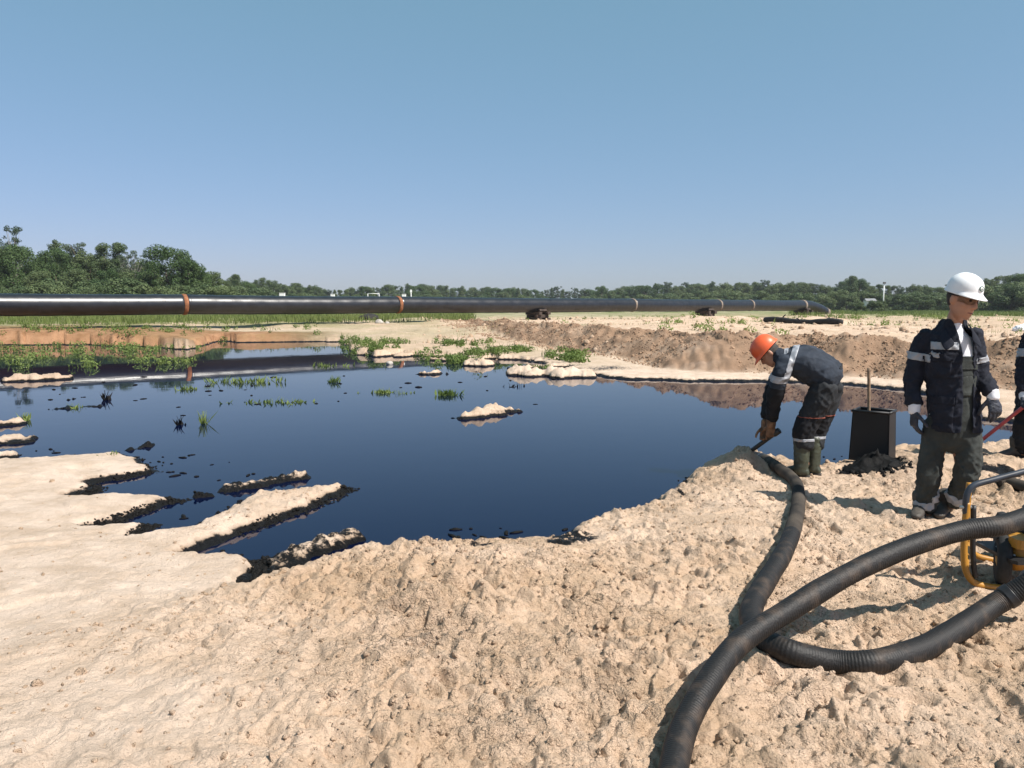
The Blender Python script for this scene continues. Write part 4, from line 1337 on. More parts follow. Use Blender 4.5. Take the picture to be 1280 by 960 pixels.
def helmet(M, m, parent, emblem=False):
    """hard hat: ribbed shell with a front brim"""
    nu, nv = 64, 26
    V = []; Fc = []
    for j in range(nv + 1):
        t = j / nv
        for i in range(nu):
            a = 2 * math.pi * i / nu          # a = -pi/2 is the front (-Y)
            ca, sa = math.cos(a), math.sin(a)
            front = max(0, -sa) ** 1.6
            if t < .78:                        # dome
                e = (t / .78) * math.pi / 2
                rx, ry, rz = .118, .143, .135
                x = rx * math.sin(e) ** .9 * ca; y = ry * math.sin(e) ** .9 * sa; z = rz * math.cos(e) ** .85
                # ribs running front to back
                rib = math.exp(-(x / .020) ** 4) * .0075 + (math.exp(-((abs(x) - .052) / .011) ** 4) * .0045)
                fade = min(1, max(0, (1 - t / .70) * 4))
                z += rib * fade
                groove = -.004 * math.exp(-((abs(x) - .030) / .006) ** 2) * fade
                z += groove
            else:                              # skirt and brim
                k = (t - .78) / .22
                fl = .010 * k + front * .050 * k
                x = (.118 + fl * .6) * ca; y = (.143 + fl) * sa
                z = -.028 * k - front * .006 * k + (1 - front) * -.006 * k
            V.append(M @ Vector((x, y, z)))
    for j in range(nv):
        for i in range(nu):
            i2 = (i + 1) % nu
            Fc.append((j * nu + i, (j + 1) * nu + i, (j + 1) * nu + i2, j * nu + i2))
    o = link('helmet', mesh_py('helmet', V, Fc), m, parent)
    bm = bmesh.new(); bm.from_mesh(o.data); bmesh.ops.remove_doubles(bm, verts=bm.verts, dist=1e-5); bmesh.ops.recalc_face_normals(bm, faces=bm.faces); bm.to_mesh(o.data); bm.free()
    so = o.modifiers.new('t', 'SOLIDIFY'); so.thickness = .004; so.offset = -1
    # inner headband
    pts = [M @ Vector((.098 * math.cos(a), .118 * math.sin(a), -.030)) for a in np.linspace(0, 2 * math.pi, 33)]
    V, Fc = sweep(pts, .011, 8, False)
    link('headband', mesh_py('headband', V, Fc), BLACK, o)
    if emblem:
        # oval badge: dark ring round a pale field, standing on the front of the shell
        def oval(rx, rz, push, nm, mm, hole=0):
            Vv = []; Ff = []; n = 28
            for r_ in ((hole, 1.0) if hole else (0.02, 1.0)):
                for i in range(n):
                    a = 2 * math.pi * i / n
                    x = rx * r_ * math.cos(a); z = .048 + rz * r_ * math.sin(a)
                    e = math.acos(min(1, max(0, (z / .135)) ** (1 / .85))); y = -.143 * math.sin(e) ** .9 * math.sqrt(max(0, 1 - (x / (.118 * math.sin(e) ** .9)) ** 2)) - push
                    Vv.append(M @ Vector((x, y, z)))
            for i in range(n):
                i2 = (i + 1) % n
                Ff.append((i, i2, n + i2, n + i))
            q = link(nm, mesh_py(nm, Vv, Ff), mm, o)
            sq = q.modifiers.new('t', 'SOLIDIFY'); sq.thickness = .003; sq.offset = 0
        oval(.026, .021, .005, 'emblem_ring', EMBLEM, .70)
        oval(.019, .015, .004, 'emblem_field', WHITEPAINT)
        # small leaf-shaped mark inside the ring
        oval(.009, .004, .006, 'emblem_mark', EMBLEM)
    return o

def boot(name, ankle, toe_dir, m, parent, shaft=.10, sr=.055, length=.27, trousers=False):
    """ankle = ground point under the ankle"""
    a = Vector(ankle); f = Vector((toe_dir[0], toe_dir[1], 0)).normalized(); s = Vector((-f.y, f.x, 0)); up = Vector((0, 0, 1))
    secs = []
    for t, wd, zt in ((-.062, .030, .070), (-.045, .036, .090), (0, .041, .105), (.06, .043, .085), (.11, .047, .066), (.155, .043, .046), (.187, .028, .034)):
        t *= length / .27
        secs.append((a + f * t + up * (zt / 2 + .012), s * wd, up * (zt / 2)))
    parts = [loft(secs, 18, 3), limb([(*(a + up * .05), sr * .9), (*(a + up * shaft * .5 - f * .004), sr * .95), (*(a + up * shaft), sr * 1.05)], 18, 3)]
    o = fuse(name, parts, .008, m, parent, folds=.004, fscale=.06, smooth=2, stretch=(1, 1, .35))
    # sole
    V = []; Fc = []; n = 24
    for z in (-.004, .020):
        for i in range(n):
            an = 2 * math.pi * i / n
            u = math.cos(an); v = math.sin(an)
            wd = .046 if u > 0 else .040
            p = a + f * (.052 + u * .138) * (length / .27) + s * v * wd * (1 - .12 * u * u) + up * z
            V.append(p)
    for i in range(n):
        j = (i + 1) % n
        Fc.append((i, j, n + j, n + i))
    Fc.append(tuple(reversed(range(n)))); Fc.append(tuple(range(n, 2 * n)))
    link('sole', mesh_py('sole', V, Fc), SOLE, o)
    return o

def rotM(yaw=0, pitch=0, roll=0):
    """face -Y: yaw turns to +X, pitch > 0 bows forward"""
    return Matrix.Rotation(yaw, 4, 'Z') @ Matrix.Rotation(pitch, 4, 'X') @ Matrix.Rotation(roll, 4, 'Y')

def eyes(M, body):
    for sx in (-1, 1):
        v, f = ball(M @ Vector((sx * .030, -.0795, .010)), .012, .012, .009)
        link('eye', mesh_py('eye', v, f), EYE, body)

def base_body(skel, headM, neck):
    """one skin from head to feet: skel = dict of chains (x,y,z,r)"""
    parts = head_parts(headM)
    parts += [limb(neck, 16, 3)]
    for ch in skel: parts.append(limb(ch, 14, 3))
    return parts

def figure_frame(g, rz, px0, py0):
    """pixel -> the figure's own space: x to the side, y away from the viewer, z up, on the upright plane through its feet"""
    n = Vector((g.x, g.y, 0)).normalized(); t = Vector((n.y, -n.x, 0))
    def J(px, py, y=0.0, r=None):
        if px == 0: px = px0
        if py == 0: py = py0 - 140
        d = ray(px, py); o = Vector((0, 0, CAM_Z))
        k = ((g + n * y - o).dot(n)) / d.dot(n)
        p = o + d * k - g
        v = (p.dot(t), y, p.z)
        return v if r is None else (*v, r)
    return J

# ---- standing worker in the white helmet
def standing_worker():
    px0, py0 = 1178, 648
    g = ground_at(px0, py0)
    rz = -math.atan2(g.x, g.y)
    J = figure_frame(g, rz, px0, py0)
    # head
    hM = Matrix.Translation(J(1203, 374, -.055)) @ rotM(R(52), R(16), R(4)) @ Matrix.Scale(1.09, 4)
    neck = [J(1190, 420, .02, .054), J(1193, 404, .005, .056), J(1198, 388, -.02, .055)]
    tors = [J(1190, 548, 0, .085), J(1190, 510, 0, .09), J(1189, 460, .0, .085), J(1189, 432, .02, .06)]
    aR = [J(1166, 430, .02, .034), J(1143, 475, .0, .030), J(1143, 512, -.06, .028)]
    aL = [J(1210, 430, .01, .034), J(1226, 468, .015, .028), J(1239, 494, -.055, .028)]
    lR = [J(1170, 560, .0, .07), J(1160, 602, -.02, .05), J(1159, 642, .02, .036)]
    lL = [J(1203, 560, .0, .07), J(1204, 596, -.0, .05), J(1191, 632, .12, .036)]
    root = fuse('person', base_body([tors, aR, aL, lR, lL], hM, neck), .0075, SKIN, None, smooth=2)
    root.location = g; root.rotation_euler = (0, 0, rz)
    tag(root, 'worker in white helmet and dark open jacket standing with gloved hands lowered', 'person')
    eyes(hM, root)
    tube('mouth', [hM @ Vector((-.024, -.0855, -.069)), hM @ Vector((0, -.0985, -.0685)), hM @ Vector((.024, -.0855, -.069))], .0032, LIP, root, 8, 4)
    for sx in (-1, 1):
        tube('eyebrow', [hM @ Vector((sx * .014, -.094, .034)), hM @ Vector((sx * .034, -.089, .038)), hM @ Vector((sx * .054, -.073, .031))], .0042, HAIR, root, 8, 4)
    # hair: short, under the helmet at back and temples
    hp = []
    for v, f in [loft([hsec(0, .014, -.035, .064, .076), hsec(0, .012, .0, .0775, .092), hsec(0, .010, .05, .078, .096)], 20, 3)]:
        V = [hM @ Vector(q) for q in v]; hp.append((V, f))
    hair = fuse('hair', hp, .007, HAIR, root, smooth=1)
    bm = bmesh.new(); bm.from_mesh(hair.data)
    Mi = hM.inverted()
    kill = [f for f in bm.faces if (Mi @ f.calc_center_median()).y < .012 and (Mi @ f.calc_center_median()).z < .03]
    bmesh.ops.delete(bm, geom=kill, context='FACES'); bm.to_mesh(hair.data); bm.free()
    helmet(hM @ Matrix.Translation((0, .008, .058)) @ Matrix.Scale(.80, 4), HELMET_W, root, True)
    # safety glasses
    gl = empty('safety_glasses', (0, 0, 0)); gl.parent = root
    for sx in (-1, 1):
        V = []; Fc = []
        for j in range(2):
            for i in range(9):
                a = R(6 + i * 8.5) * sx
                V.append(hM @ Vector((math.sin(a) * .078, -.108 * math.cos(a) * .98 + .004, .026 - j * .040 + .004 * math.cos(i))))
        for i in range(8): Fc.append((i, i + 1, 10 + i, 9 + i))
        q = link('lens', mesh_py('lens', V, Fc), LENS, gl); q.modifiers.new('t', 'SOLIDIFY').thickness = .002
        tube('temple_arm', [hM @ Vector((sx * .077, -.02, .020)), hM @ Vector((sx * .081, .03, .018)), hM @ Vector((sx * .079, .06, .010))], .003, BLACK, gl, 6)
    pts = [hM @ Vector((math.sin(R(a)) * .079, -.108 * math.cos(R(a)) + .003, .027)) for a in range(-78, 79, 13)]
    tube('brow_bar', pts, .0035, BLACK, gl, 6, 2)
    # t-shirt and bib overall
    shirt = fuse('t_shirt', [loft([hsec(*J(1190, 520, 0), .15, .108), hsec(*J(1190, 470, -.005), .152, .110), hsec(*J(1189, 430, .005), .150, .100), hsec(*J(1189, 414, .015), .09, .085), hsec(*J(1191, 407, .010), .070, .070)], 26, 3)],
                 .010, WHITE_CLOTH, root, folds=.006, fscale=.09, seed=3)
    legs = [loft([hsec(*J(1191, 470, -.005), .150, .112), hsec(*J(1191, 505, 0), .155, .118), hsec(*J(1191, 535, 0), .165, .125), hsec(*J(1190, 546, 0), .162, .118), hsec(*J(1190, 556, .0), .125, .10)], 26, 3),
            limb([J(1171, 530, .0, .088), J(1166, 560, -.015, .082), J(1162, 592, -.03, .074), J(1158, 616, -.01, .067), J(1158, 633, .02, .068)], 20, 4),
            limb([J(1207, 530, .0, .090), J(1211, 560, -.01, .088), J(1209, 590, -.02, .084), J(1201, 611, .04, .077), J(1194, 626, .10, .074)], 20, 4)]
    trou = fuse('overalls', legs, .010, OLIVE, root, folds=.015, fscale=.085, seed=8, smooth=4, stretch=(.8, .8, .95), fmask=lambda c: .5 + .7 * sstep(.75, .25, c[:, 2]))
    # remove the overall's back above the bib so the shirt shows at the neck sides
    bib = strip('bib_pocket', trou, [(Vector(J(1199, 0)), Vector((1, 0, 0))), (Vector(J(1219, 0)), Vector((-1, 0, 0))), (Vector(J(0, 492)), Vector((0, 0, 1))), (Vector(J(0, 468)), Vector((0, 0, -1)))], OLIVE, root, keep=lambda c, n: n.y < -.1, off=.008)
    bib2 = strip('bib', shirt, [(Vector(J(1196, 0)), Vector((1, 0, 0))), (Vector(J(1222, 0)), Vector((-1, 0, 0))), (Vector(J(0, 474)), Vector((0, 0, 1))), (Vector(J(0, 444)), Vector((0, 0, -1)))], OLIVE, root, keep=lambda c, n: n.y < -.1, off=.010)
    strip('bib_flap', shirt, [(Vector(J(1197, 0)), Vector((1, 0, 0))), (Vector(J(1221, 0)), Vector((-1, 0, 0))), (Vector(J(0, 460)), Vector((0, 0, 1))), (Vector(J(0, 449)), Vector((0, 0, -1)))], OLIVE, root, keep=lambda c, n: n.y < -.1, off=.019)
    # jacket
    jk = [loft([hsec(*J(1194, 538, 0), .172, .145), hsec(*J(1193, 515, 0), .168, .140), hsec(*J(1190, 480, .0), .168, .134), hsec(*J(1189, 445, .005), .180, .136), hsec(*J(1189, 423, .012), .175, .118), hsec(*J(1190, 410, .020), .105, .096), hsec(*J(1192, 401, .018), .080, .084)], 30, 3),
          limb([J(1162, 421, .02, .080), J(1152, 436, .02, .076), J(1145, 460, .01, .067), J(1140, 482, -.01, .061), J(1142, 497, -.04, .056), J(1143, 503, -.055, .053)], 20, 4),
          limb([J(1213, 419, .01, .080), J(1218, 436, .01, .072), J(1222, 456, .02, .064), J(1227, 472, .01, .057), J(1236, 484, -.035, .056), J(1239, 489, -.05, .052)], 20, 4)]
    jacket = fuse('jacket', jk, .009, NAVY, root, folds=.0135, fscale=.085, seed=12, smooth=3, stretch=(.9, .9, .8))
    cx0, cx1 = J(1197, 0)[0], J(1224, 0)[0]
    top = J(0, 398)[2]; hem = J(0, 538)[2]
    bm = bmesh.new(); bm.from_mesh(jacket.data)
    def openx(z):
        t = (z - hem) / (top - hem)
        l = np.interp(t, [0, .3, .72, .88, 1], [J(1203, 0)[0], J(1203, 0)[0], J(1199, 0)[0], J(1192, 0)[0], J(1183, 0)[0]])
        r = np.interp(t, [0, .3, .72, .88, 1], [J(1217, 0)[0], J(1216, 0)[0], J(1213, 0)[0], J(1209, 0)[0], J(1207, 0)[0]])
        return l, r
    kill = []
    for f in bm.faces:
        c = f.calc_center_median(); l, r = openx(c.z)
        if (l < c.x < r and c.y < -.03) or c.z < hem + .004 or (c.z > top - .004):
            kill.append(f)
    bmesh.ops.delete(bm, geom=kill, context='FACES')
    # tidy the cut edge
    for _ in range(6):
        be = [v for v in bm.verts if v.is_boundary]
        new = {}
        for v in be:
            nb = [e.other_vert(v) for e in v.link_edges if e.is_boundary]
            if len(nb) == 2: new[v] = v.co * .4 + (nb[0].co + nb[1].co) * .3
        for v, c in new.items(): v.co = c
    bm.to_mesh(jacket.data); bm.free()
    so = jacket.modifiers.new('t', 'SOLIDIFY'); so.thickness = .008; so.offset = -1
    # collar flaps
    for sgn, pts in ((-1, [J(1180, 404, .02), J(1181, 412, -.06), J(1188, 424, -.125), J(1196, 431, -.150)]), (1, [J(1207, 406, .0), J(1212, 412, -.05), J(1215, 420, -.10), J(1214, 428, -.135)])):
        V = []; Fc = []
        for i, p in enumerate(pts):
            p = Vector(p); out = Vector((sgn * (.030 + .012 * i), -.012 - .004 * i, -.032 - .006 * i))
            V += [p + Vector((0, 0, .030 - .008 * i)), p + out * .55 + Vector((0, -.006, .008)), p + out]
        for i in range(3):
            for k in range(2):
                Fc.append((i * 3 + k, i * 3 + k + 1, (i + 1) * 3 + k + 1, (i + 1) * 3 + k))
        c = link('collar', mesh_py('collar', V, Fc), NAVY, jacket); c.modifiers.new('t', 'SOLIDIFY').thickness = .008
        c.modifiers.new('b', 'SUBSURF').render_levels = 2
    X = Vector((1, 0, 0)); Z = Vector((0, 0, 1))
    mid = J(1203, 0)[0]
    # reflective tape
    strip('reflective_strip', jacket, [(Vector(J(0, 436)), Z), (Vector(J(0, 427)), -Z), (Vector(J(1160, 0)), X), (Vector(J(1194, 0)), -X)], REFL, jacket, keep=lambda c, n: n.y < -.2)
    strip('reflective_strip', jacket, [(Vector(J(0, 436)), Z), (Vector(J(0, 427)), -Z), (Vector(J(1216, 0)), X), (Vector(J(1225, 0)), -X)], REFL, jacket, keep=lambda c, n: n.y < -.3 and c.y < -.06)
    strip('reflective_strip', jacket, slab(J(1146, 440, .03), J(1140, 470, .03), .0, .30), REFL, jacket, keep=lambda c, n: c.x < J(1151, 0)[0] or (c.x < J(1160, 0)[0] and n.x < -.3))
    strip('reflective_strip', jacket, slab(J(1225, 444, .01), J(1229, 466, .02), .1, .40), REFL, jacket, keep=lambda c, n: c.x > J(1217, 0)[0])
    strip('back_strip', jacket, [(Vector(J(0, 436)), Z), (Vector(J(0, 427)), -Z)], REFL, jacket, keep=lambda c, n: n.y > .2 and abs(c.x - J(1187, 0)[0]) < .19)
    # pockets and flaps
    for x0, x1, y0, y1, nm, of in ((1164, 1186, 446, 470, 'chest_pocket', .006), (1163, 1187, 441, 450, 'pocket_flap', .012), (1166, 1192, 500, 535, 'side_pocket', .006), (1165, 1193, 494, 503, 'pocket_flap', .012), (1218, 1228, 444, 462, 'chest_pocket', .006)):
        strip(nm, jacket, [(Vector(J(x0, 0)), X), (Vector(J(x1, 0)), -X), (Vector(J(0, y1)), Z), (Vector(J(0, y0)), -Z)], NAVY, jacket, keep=lambda c, n: n.y < -.1 and c.y < -.05, off=of)
    strip('white_tag', jacket, [(Vector(J(1166, 442)), (X * .8 + Z * .6).normalized()), (Vector(J(1172, 0)), -X), (Vector(J(0, 446)), Z), (Vector(J(0, 440)), -Z)], REFL, jacket, keep=lambda c, n: n.y < -.2 and c.y < -.05, off=.014)
    # ankle tape
    strip('ankle_strip', trou, slab(J(1158, 624, 0), J(1158, 634, .02), .0, .8), REFL, trou, keep=lambda c, n: c.x < J(1174, 0)[0])
    strip('ankle_strip', trou, slab(J(1197, 617, .03), J(1193, 626, .08), .0, .75), REFL, trou, keep=lambda c, n: c.x > J(1172, 0)[0])
    # gloves with pale cuffs
    for wr, d, nrm, side, tip in ((J(1143, 513, -.06), (.02, -.05, -1), (.75, .35, 0), 1, 0), (J(1241, 496, -.06), (.20, -.22, -.95), (-.5, .75, 0), -1, 0)):
        fuse('glove', hand_parts(wr, d, nrm, side, .42, 1.12), .0048, GLOVE, root, folds=.003, fscale=.03, smooth=1)
        dd = Vector(d).normalized(); w_ = Vector(wr)
        V, Fc = limb([(*(w_ - dd * .04), .044), (*(w_ - dd * .02), .042), (*(w_ + dd * .010), .040)], 18, 3)
        cu = link('glove_cuff', mesh_py('glove_cuff', V, Fc), WHITE_CLOTH, root)
    boot('boot', (*J(1158, 0)[:1], .02, 0), (-.15, -1), SHOE, root, .16, .062, .28)
    boot('boot', (*J(1189, 0)[:1], .14, .0), (-.25, -1), SHOE, root, .16, .062, .28)
    return root
standing_worker()

# ---- worker bent over the hose
def bent_worker():
    px0, py0 = 1010, 594
    g = ground_at(px0, py0)
    rz = -math.atan2(g.x, g.y)
    J = figure_frame(g, rz, px0, py0)
    # head space: face -Y; turn the face to -X and bow far down
    hM = Matrix.Translation(J(961, 441, .02)) @ Matrix.Rotation(R(-90), 4, 'Z') @ Matrix.Rotation(R(52), 4, 'X')
    neck = [J(985, 452, .02, .062), J(974, 447, .02, .058), J(966, 443, .02, .055)]
    tors = [J(1034, 480, 0, .09), J(1018, 462, .0, .09), J(998, 452, .01, .09), J(984, 450, .02, .08)]
    aN = [J(984, 456, -.12, .034), J(969, 495, -.12, .032), J(964, 530, -.02, .030)]
    aF = [J(986, 452, .13, .034), J(966, 488, .16, .032), J(958, 530, .07, .030)]
    lN = [J(1033, 478, -.09, .07), J(1008, 538, -.09, .045), J(1007, 582, -.08, .032)]
    lF = [J(1036, 478, .09, .07), J(1020, 538, .10, .045), J(1021, 584, .06, .032)]
    root = fuse('person', base_body([tors, aN, aF, lN, lF], hM, neck), .0085, SKIN, None, smooth=2)
    root.location = g; root.rotation_euler = (0, 0, rz)
    tag(root, 'worker in orange helmet and rubber boots bending down to hold a suction pipe', 'person')
    eyes(hM, root)
    hp = []
    for v, f in [loft([hsec(0, .014, -.05, .064, .076), hsec(0, .012, .0, .0785, .094), hsec(0, .010, .05, .079, .097)], 20, 3)]:
        hp.append(([hM @ Vector(q) for q in v], f))
    hair = fuse('hair', hp, .008, HAIR, root, smooth=1)
    bm = bmesh.new(); bm.from_mesh(hair.data); Mi = hM.inverted()
    bmesh.ops.delete(bm, geom=[f for f in bm.faces if (Mi @ f.calc_center_median()).y < .0 and (Mi @ f.calc_center_median()).z < .03], context='FACES'); bm.to_mesh(hair.data); bm.free()
    helmet(hM @ Matrix.Translation((0, .010, .052)) @ Matrix.Scale(.90, 4), HELMET_O, root)
    # dark beard / chin
    def osec(px, py, y, a, tx, tz, b):
        """section with depth half-axis a and in-plane half-axis b along (tx,tz)"""
        return (J(px, py, y), (0, a, 0), (tx * b, 0, tz * b))
    jk = [loft([osec(1036, 473, 0, .205, .55, .83, .165), osec(1023, 462, 0, .205, .50, .87, .165), osec(1005, 453, .0, .210, .40, .92, .160), osec(990, 449, .01, .205, .30, .95, .135), osec(978, 447, .02, .13, .35, .93, .090), osec(971, 444, .02, .085, .45, .89, .075)], 28, 3),
          limb([J(984, 452, -.13, .085), J(976, 468, -.16, .080), J(970, 490, -.13, .072), J(967, 508, -.07, .062), J(965, 523, -.03, .052)], 20, 4),
          limb([J(986, 450, .15, .085), J(976, 466, .18, .080), J(967, 488, .16, .072), J(961, 506, .11, .062), J(958, 520, .08, .052)], 20, 4)]
    jacket = fuse('jacket', jk, .010, SLATE, root, folds=.0145, fscale=.11, seed=22, smooth=3, stretch=(1.0, 1.3, .9))
    trl = [loft([osec(1043, 466, 0, .150, .6, .8, .105), osec(1034, 476, 0, .188, .80, .60, .145), osec(1026, 490, 0, .190, .93, .36, .135), osec(1019, 504, .0, .17, .97, .24, .10)], 26, 3),
           limb([J(1032, 482, -.09, .118), J(1021, 505, -.10, .112), J(1009, 528, -.10, .098), J(1004, 542, -.10, .092), J(1006, 556, -.09, .082)], 20, 4),
           limb([J(1038, 482, .09, .115), J(1031, 508, .10, .108), J(1022, 532, .10, .092), J(1019, 546, .10, .084), J(1020, 558, .08, .076)], 20, 4)]
    trou = fuse('trousers', trl, .010, DARKGREY, root, folds=.016, fscale=.10, seed=28, smooth=4, stretch=(.8, .8, 1.0))
    Z = Vector((0, 0, 1))
    # darker knee panels with a thin orange seam
    strip('knee_panel', trou, [(Vector(J(0, 548)), Z), (Vector(J(0, 519)), -Z)], KNEE, trou, off=.004)
    strip('seam', trou, [(Vector(J(0, 519.3)), Z), (Vector(J(0, 518.5)), -Z)], mat('orange_seam', (.20, .05, .03), .8), trou, off=.006)
    # back straps and band
    d1 = (Vector(J(1000, 0)) - Vector(J(1012, 0)))
    strip('back_strip', jacket, slab(J(998, 440, 0), J(988, 470, 0), -1.5, 3.0)[:0] + [(Vector(J(986, 452)), Vector((.86, 0, -.22)).normalized()), (Vector(J(993.5, 452)), -Vector((.86, 0, -.22)).normalized())], REFL, jacket, keep=lambda c, n: c.z > J(0, 470)[2] - .05 and abs(c.y) < .24)
    strip('shoulder_strip', jacket, [(Vector(J(980, 452)), Vector((.9, 0, .0)).normalized()), (Vector(J(985, 452)), -Vector((.9, 0, .0)).normalized())], REFL, jacket, keep=lambda c, n: n.z > .4 and abs(c.y) < .12)
    strip('reflective_strip', jacket, slab(J(974, 466, -.16), J(970, 490, -.13), .10, .45), REFL, jacket, keep=lambda c, n: c.y < -.05 and c.x < J(986, 0)[0])
    strip('reflective_strip', jacket, slab(J(974, 466, .18), J(967, 488, .16), .10, .45), REFL, jacket, keep=lambda c, n: c.y > .06 and c.x < J(986, 0)[0])
    strip('dark_sleeve', jacket, slab(J(970, 482, -.13), J(965, 523, -.03), 0, 1.2), KNEE, jacket, keep=lambda c, n: c.x < J(983, 0)[0] and c.y < .02, off=.003)
    strip('dark_sleeve', jacket, slab(J(967, 484, .16), J(958, 520, .08), 0, 1.2), KNEE, jacket, keep=lambda c, n: c.x < J(983, 0)[0] and c.y > .03, off=.003)
    strip('ankle_strip', trou, [(Vector(J(0, 549)), Z), (Vector(J(0, 545.5)), -Z)], REFL, trou, off=.005)
    # suction pipe end: where the hands close
    gp = Vector(J(963, 546, .02))
    pd = Vector(J(936, 571, .10)) - Vector(J(972, 545, -.01)); pd.normalize()
    for wr, d, nrm, side in ((Vector(J(964, 531, -.02)), (0, .1, -1), (-.15, .9, 0), -1), (Vector(J(957, 533, .075)), (-.05, -.1, -1), (.1, -.9, 0), 1)):
        fuse('glove', hand_parts(wr, d, nrm, side, .85, 1.08), .006, GLOVE_BR, root, smooth=1)
        dd = Vector(d).normalized()
        V, Fc = limb([(*(wr - dd * .05), .044), (*(wr - dd * .02), .043), (*(wr + dd * .012), .041)], 16, 3)
        link('glove_cuff', mesh_py('glove_cuff', V, Fc), GLOVE_BR, root)
    boot('rubber_boot', (J(1006, 0)[0], -.08, 0), (-.95, .35), RUBBER_BOOT, root, .35, .072, .28)
    boot('rubber_boot', (J(1021, 0)[0], .06, 0), (-.9, .45), RUBBER_BOOT, root, .34, .068, .28)
    # suction pipe as a thing of its own
    Mw = Matrix.Translation(g) @ Matrix.Rotation(rz, 4, 'Z')
    a = Mw @ (gp - pd * .09); b = Mw @ (gp + pd * .46)
    e = empty('suction_pipe', b)
    tag(e, 'thin black suction pipe held by the worker in the orange helmet', 'pipe')
    A = a - b
    tube('pipe', [A, A * .5, (0, 0, 0)], .021, BLACK, e, 12)
    an = A.normalized()
    V, Fc = sweep([A - an * .05, A - an * .045, A + an * .02, A + an * .025], [.022, .030, .030, .022], 14)
    link('nozzle_collar', mesh_py('nozzle_collar', V, Fc), BLACK, e)
    return root
bent_worker()

# ---- third worker, mostly past the frame's edge
def edge_worker():
    px0, py0 = 1290, 574
    g = ground_at(px0, py0)
    rz = -math.atan2(g.x, g.y)
    J = figure_frame(g, rz, px0, py0)
    hM = Matrix.Translation(J(1318, 390, -.06)) @ rotM(R(-40), R(25), 0)
    neck = [J(1308, 418, .0, .06), J(1315, 402, -.03, .055)]
    tors = [J(1300, 488, 0, .135), J(1302, 455, 0, .12), J(1304, 425, 0, .115)]
    aR = [J(1286, 424, 0, .055), J(1278, 462, -.06, .042), J(1279, 492, -.12, .030)]
    aL = [J(1324, 424, 0, .055), J(1330, 462, -.06, .042), J(1312, 482, -.2, .030)]
    lR = [J(1290, 488, 0, .085), J(1279, 530, -.04, .06), J(1279, 566, .0, .045)]
    lL = [J(1314, 488, 0, .085), J(1318, 530, -.04, .06), J(1316, 566, .04, .045)]
    root = fuse('person', base_body([tors, aR, aL, lR, lL], hM, neck), .010, SKIN, None, smooth=2)
    root.location = g; root.rotation_euler = (0, 0, rz)
    tag(root, 'worker in dark clothes holding a red pole, cut off by the frame edge', 'person')
    helmet(hM @ Matrix.Translation((0, .004, .048)), HELMET_W, root)
    eyes(hM, root)
    jacket = fuse('jacket', [loft([hsec(*J(1301, 505, 0), .22, .16), hsec(*J(1301, 470, 0), .21, .155), hsec(*J(1303, 435, 0), .20, .14), hsec(*J(1304, 420, .0), .15, .11), hsec(*J(1304, 411, 0), .08, .08)], 26, 3),
                             limb([J(1290, 422, 0, .085), J(1283, 440, -.02, .08), J(1279, 462, -.06, .072), J(1278, 478, -.1, .06), J(1279, 488, -.115, .052)], 18, 4),
                             limb([J(1320, 422, 0, .085), J(1328, 445, -.03, .08), J(1331, 463, -.06, .072), J(1316, 478, -.16, .052)], 18, 4)], .012, NAVY, root, folds=.018, fscale=.1, seed=31)
    strip('reflective_strip', jacket, slab(J(1283, 440, -.02), J(1279, 462, -.06), -.1, .35), REFL, jacket, keep=lambda c, n: c.x < J(1293, 0)[0])
    trou = fuse('trousers', [loft([hsec(*J(1301, 480, 0), .19, .14), hsec(*J(1301, 500, 0), .195, .145), hsec(*J(1301, 515, 0), .16, .12)], 24, 3),
                             limb([J(1290, 495, 0, .11), J(1282, 525, -.03, .105), J(1279, 545, -.02, .095), J(1279, 560, .0, .085)], 18, 4),
                             limb([J(1314, 495, 0, .11), J(1318, 525, -.03, .1), J(1317, 545, -.01, .09), J(1316, 560, .03, .085)], 18, 4)], .012, KNEE, root, folds=.018, fscale=.1, seed=34)
    for wr, d, nrm, side in ((J(1280, 496, -.13), (.05, -.35, -.9), (.7, -.4, 0), 1), (J(1311, 484, -.21), (-.4, -.5, -.7), (-.6, .3, -.5), -1)):
        fuse('glove', hand_parts(wr, d, nrm, side, .75, 1.1), .006, GLOVE, root, smooth=1)
        dd = Vector(d).normalized(); wv = Vector(wr)
        V, Fc = limb([(*(wv - dd * .05), .047), (*(wv - dd * .02), .045), (*(wv + dd * .012), .043)], 16, 3)
        link('glove_cuff', mesh_py('glove_cuff', V, Fc), WHITE_CLOTH, root)
    boot('boot', (J(1279, 0)[0], .0, 0), (-.8, -.5), SHOE, root, .2, .065, .28)
    boot('boot', (J(1316, 0)[0], .04, 0), (-.6, -.8), SHOE, root, .2, .065, .28)
    Mw = Matrix.Translation(g) @ Matrix.Rotation(rz, 4, 'Z')
    # red pole, held in the lowered hand, blade resting on the bank behind the standing worker
    a = ground_at(1214, 564); a = a + Vector((0, 0, .03))
    grip = Mw @ (Vector(J(1280, 496, -.13)) + Vector((.05, -.35, -.9)).normalized() * .10)
    dr = (grip - a).normalized(); b = grip + dr * .55
    e = empty('red_pole', a); tag(e, 'red painted pole slanting up from the bank to the third worker', 'pole')
    o = tube('shaft', [(0, 0, 0), (b - a) * .5, b - a], .019, REDPAINT, e, 12)
    V, Fc = sweep([dr * -.02, dr * -.015, dr * .10, dr * .12], [.018, .024, .024, .0195], 12)
    link('end_socket', mesh_py('end_socket', V, Fc), STEEL, e)
edge_worker()

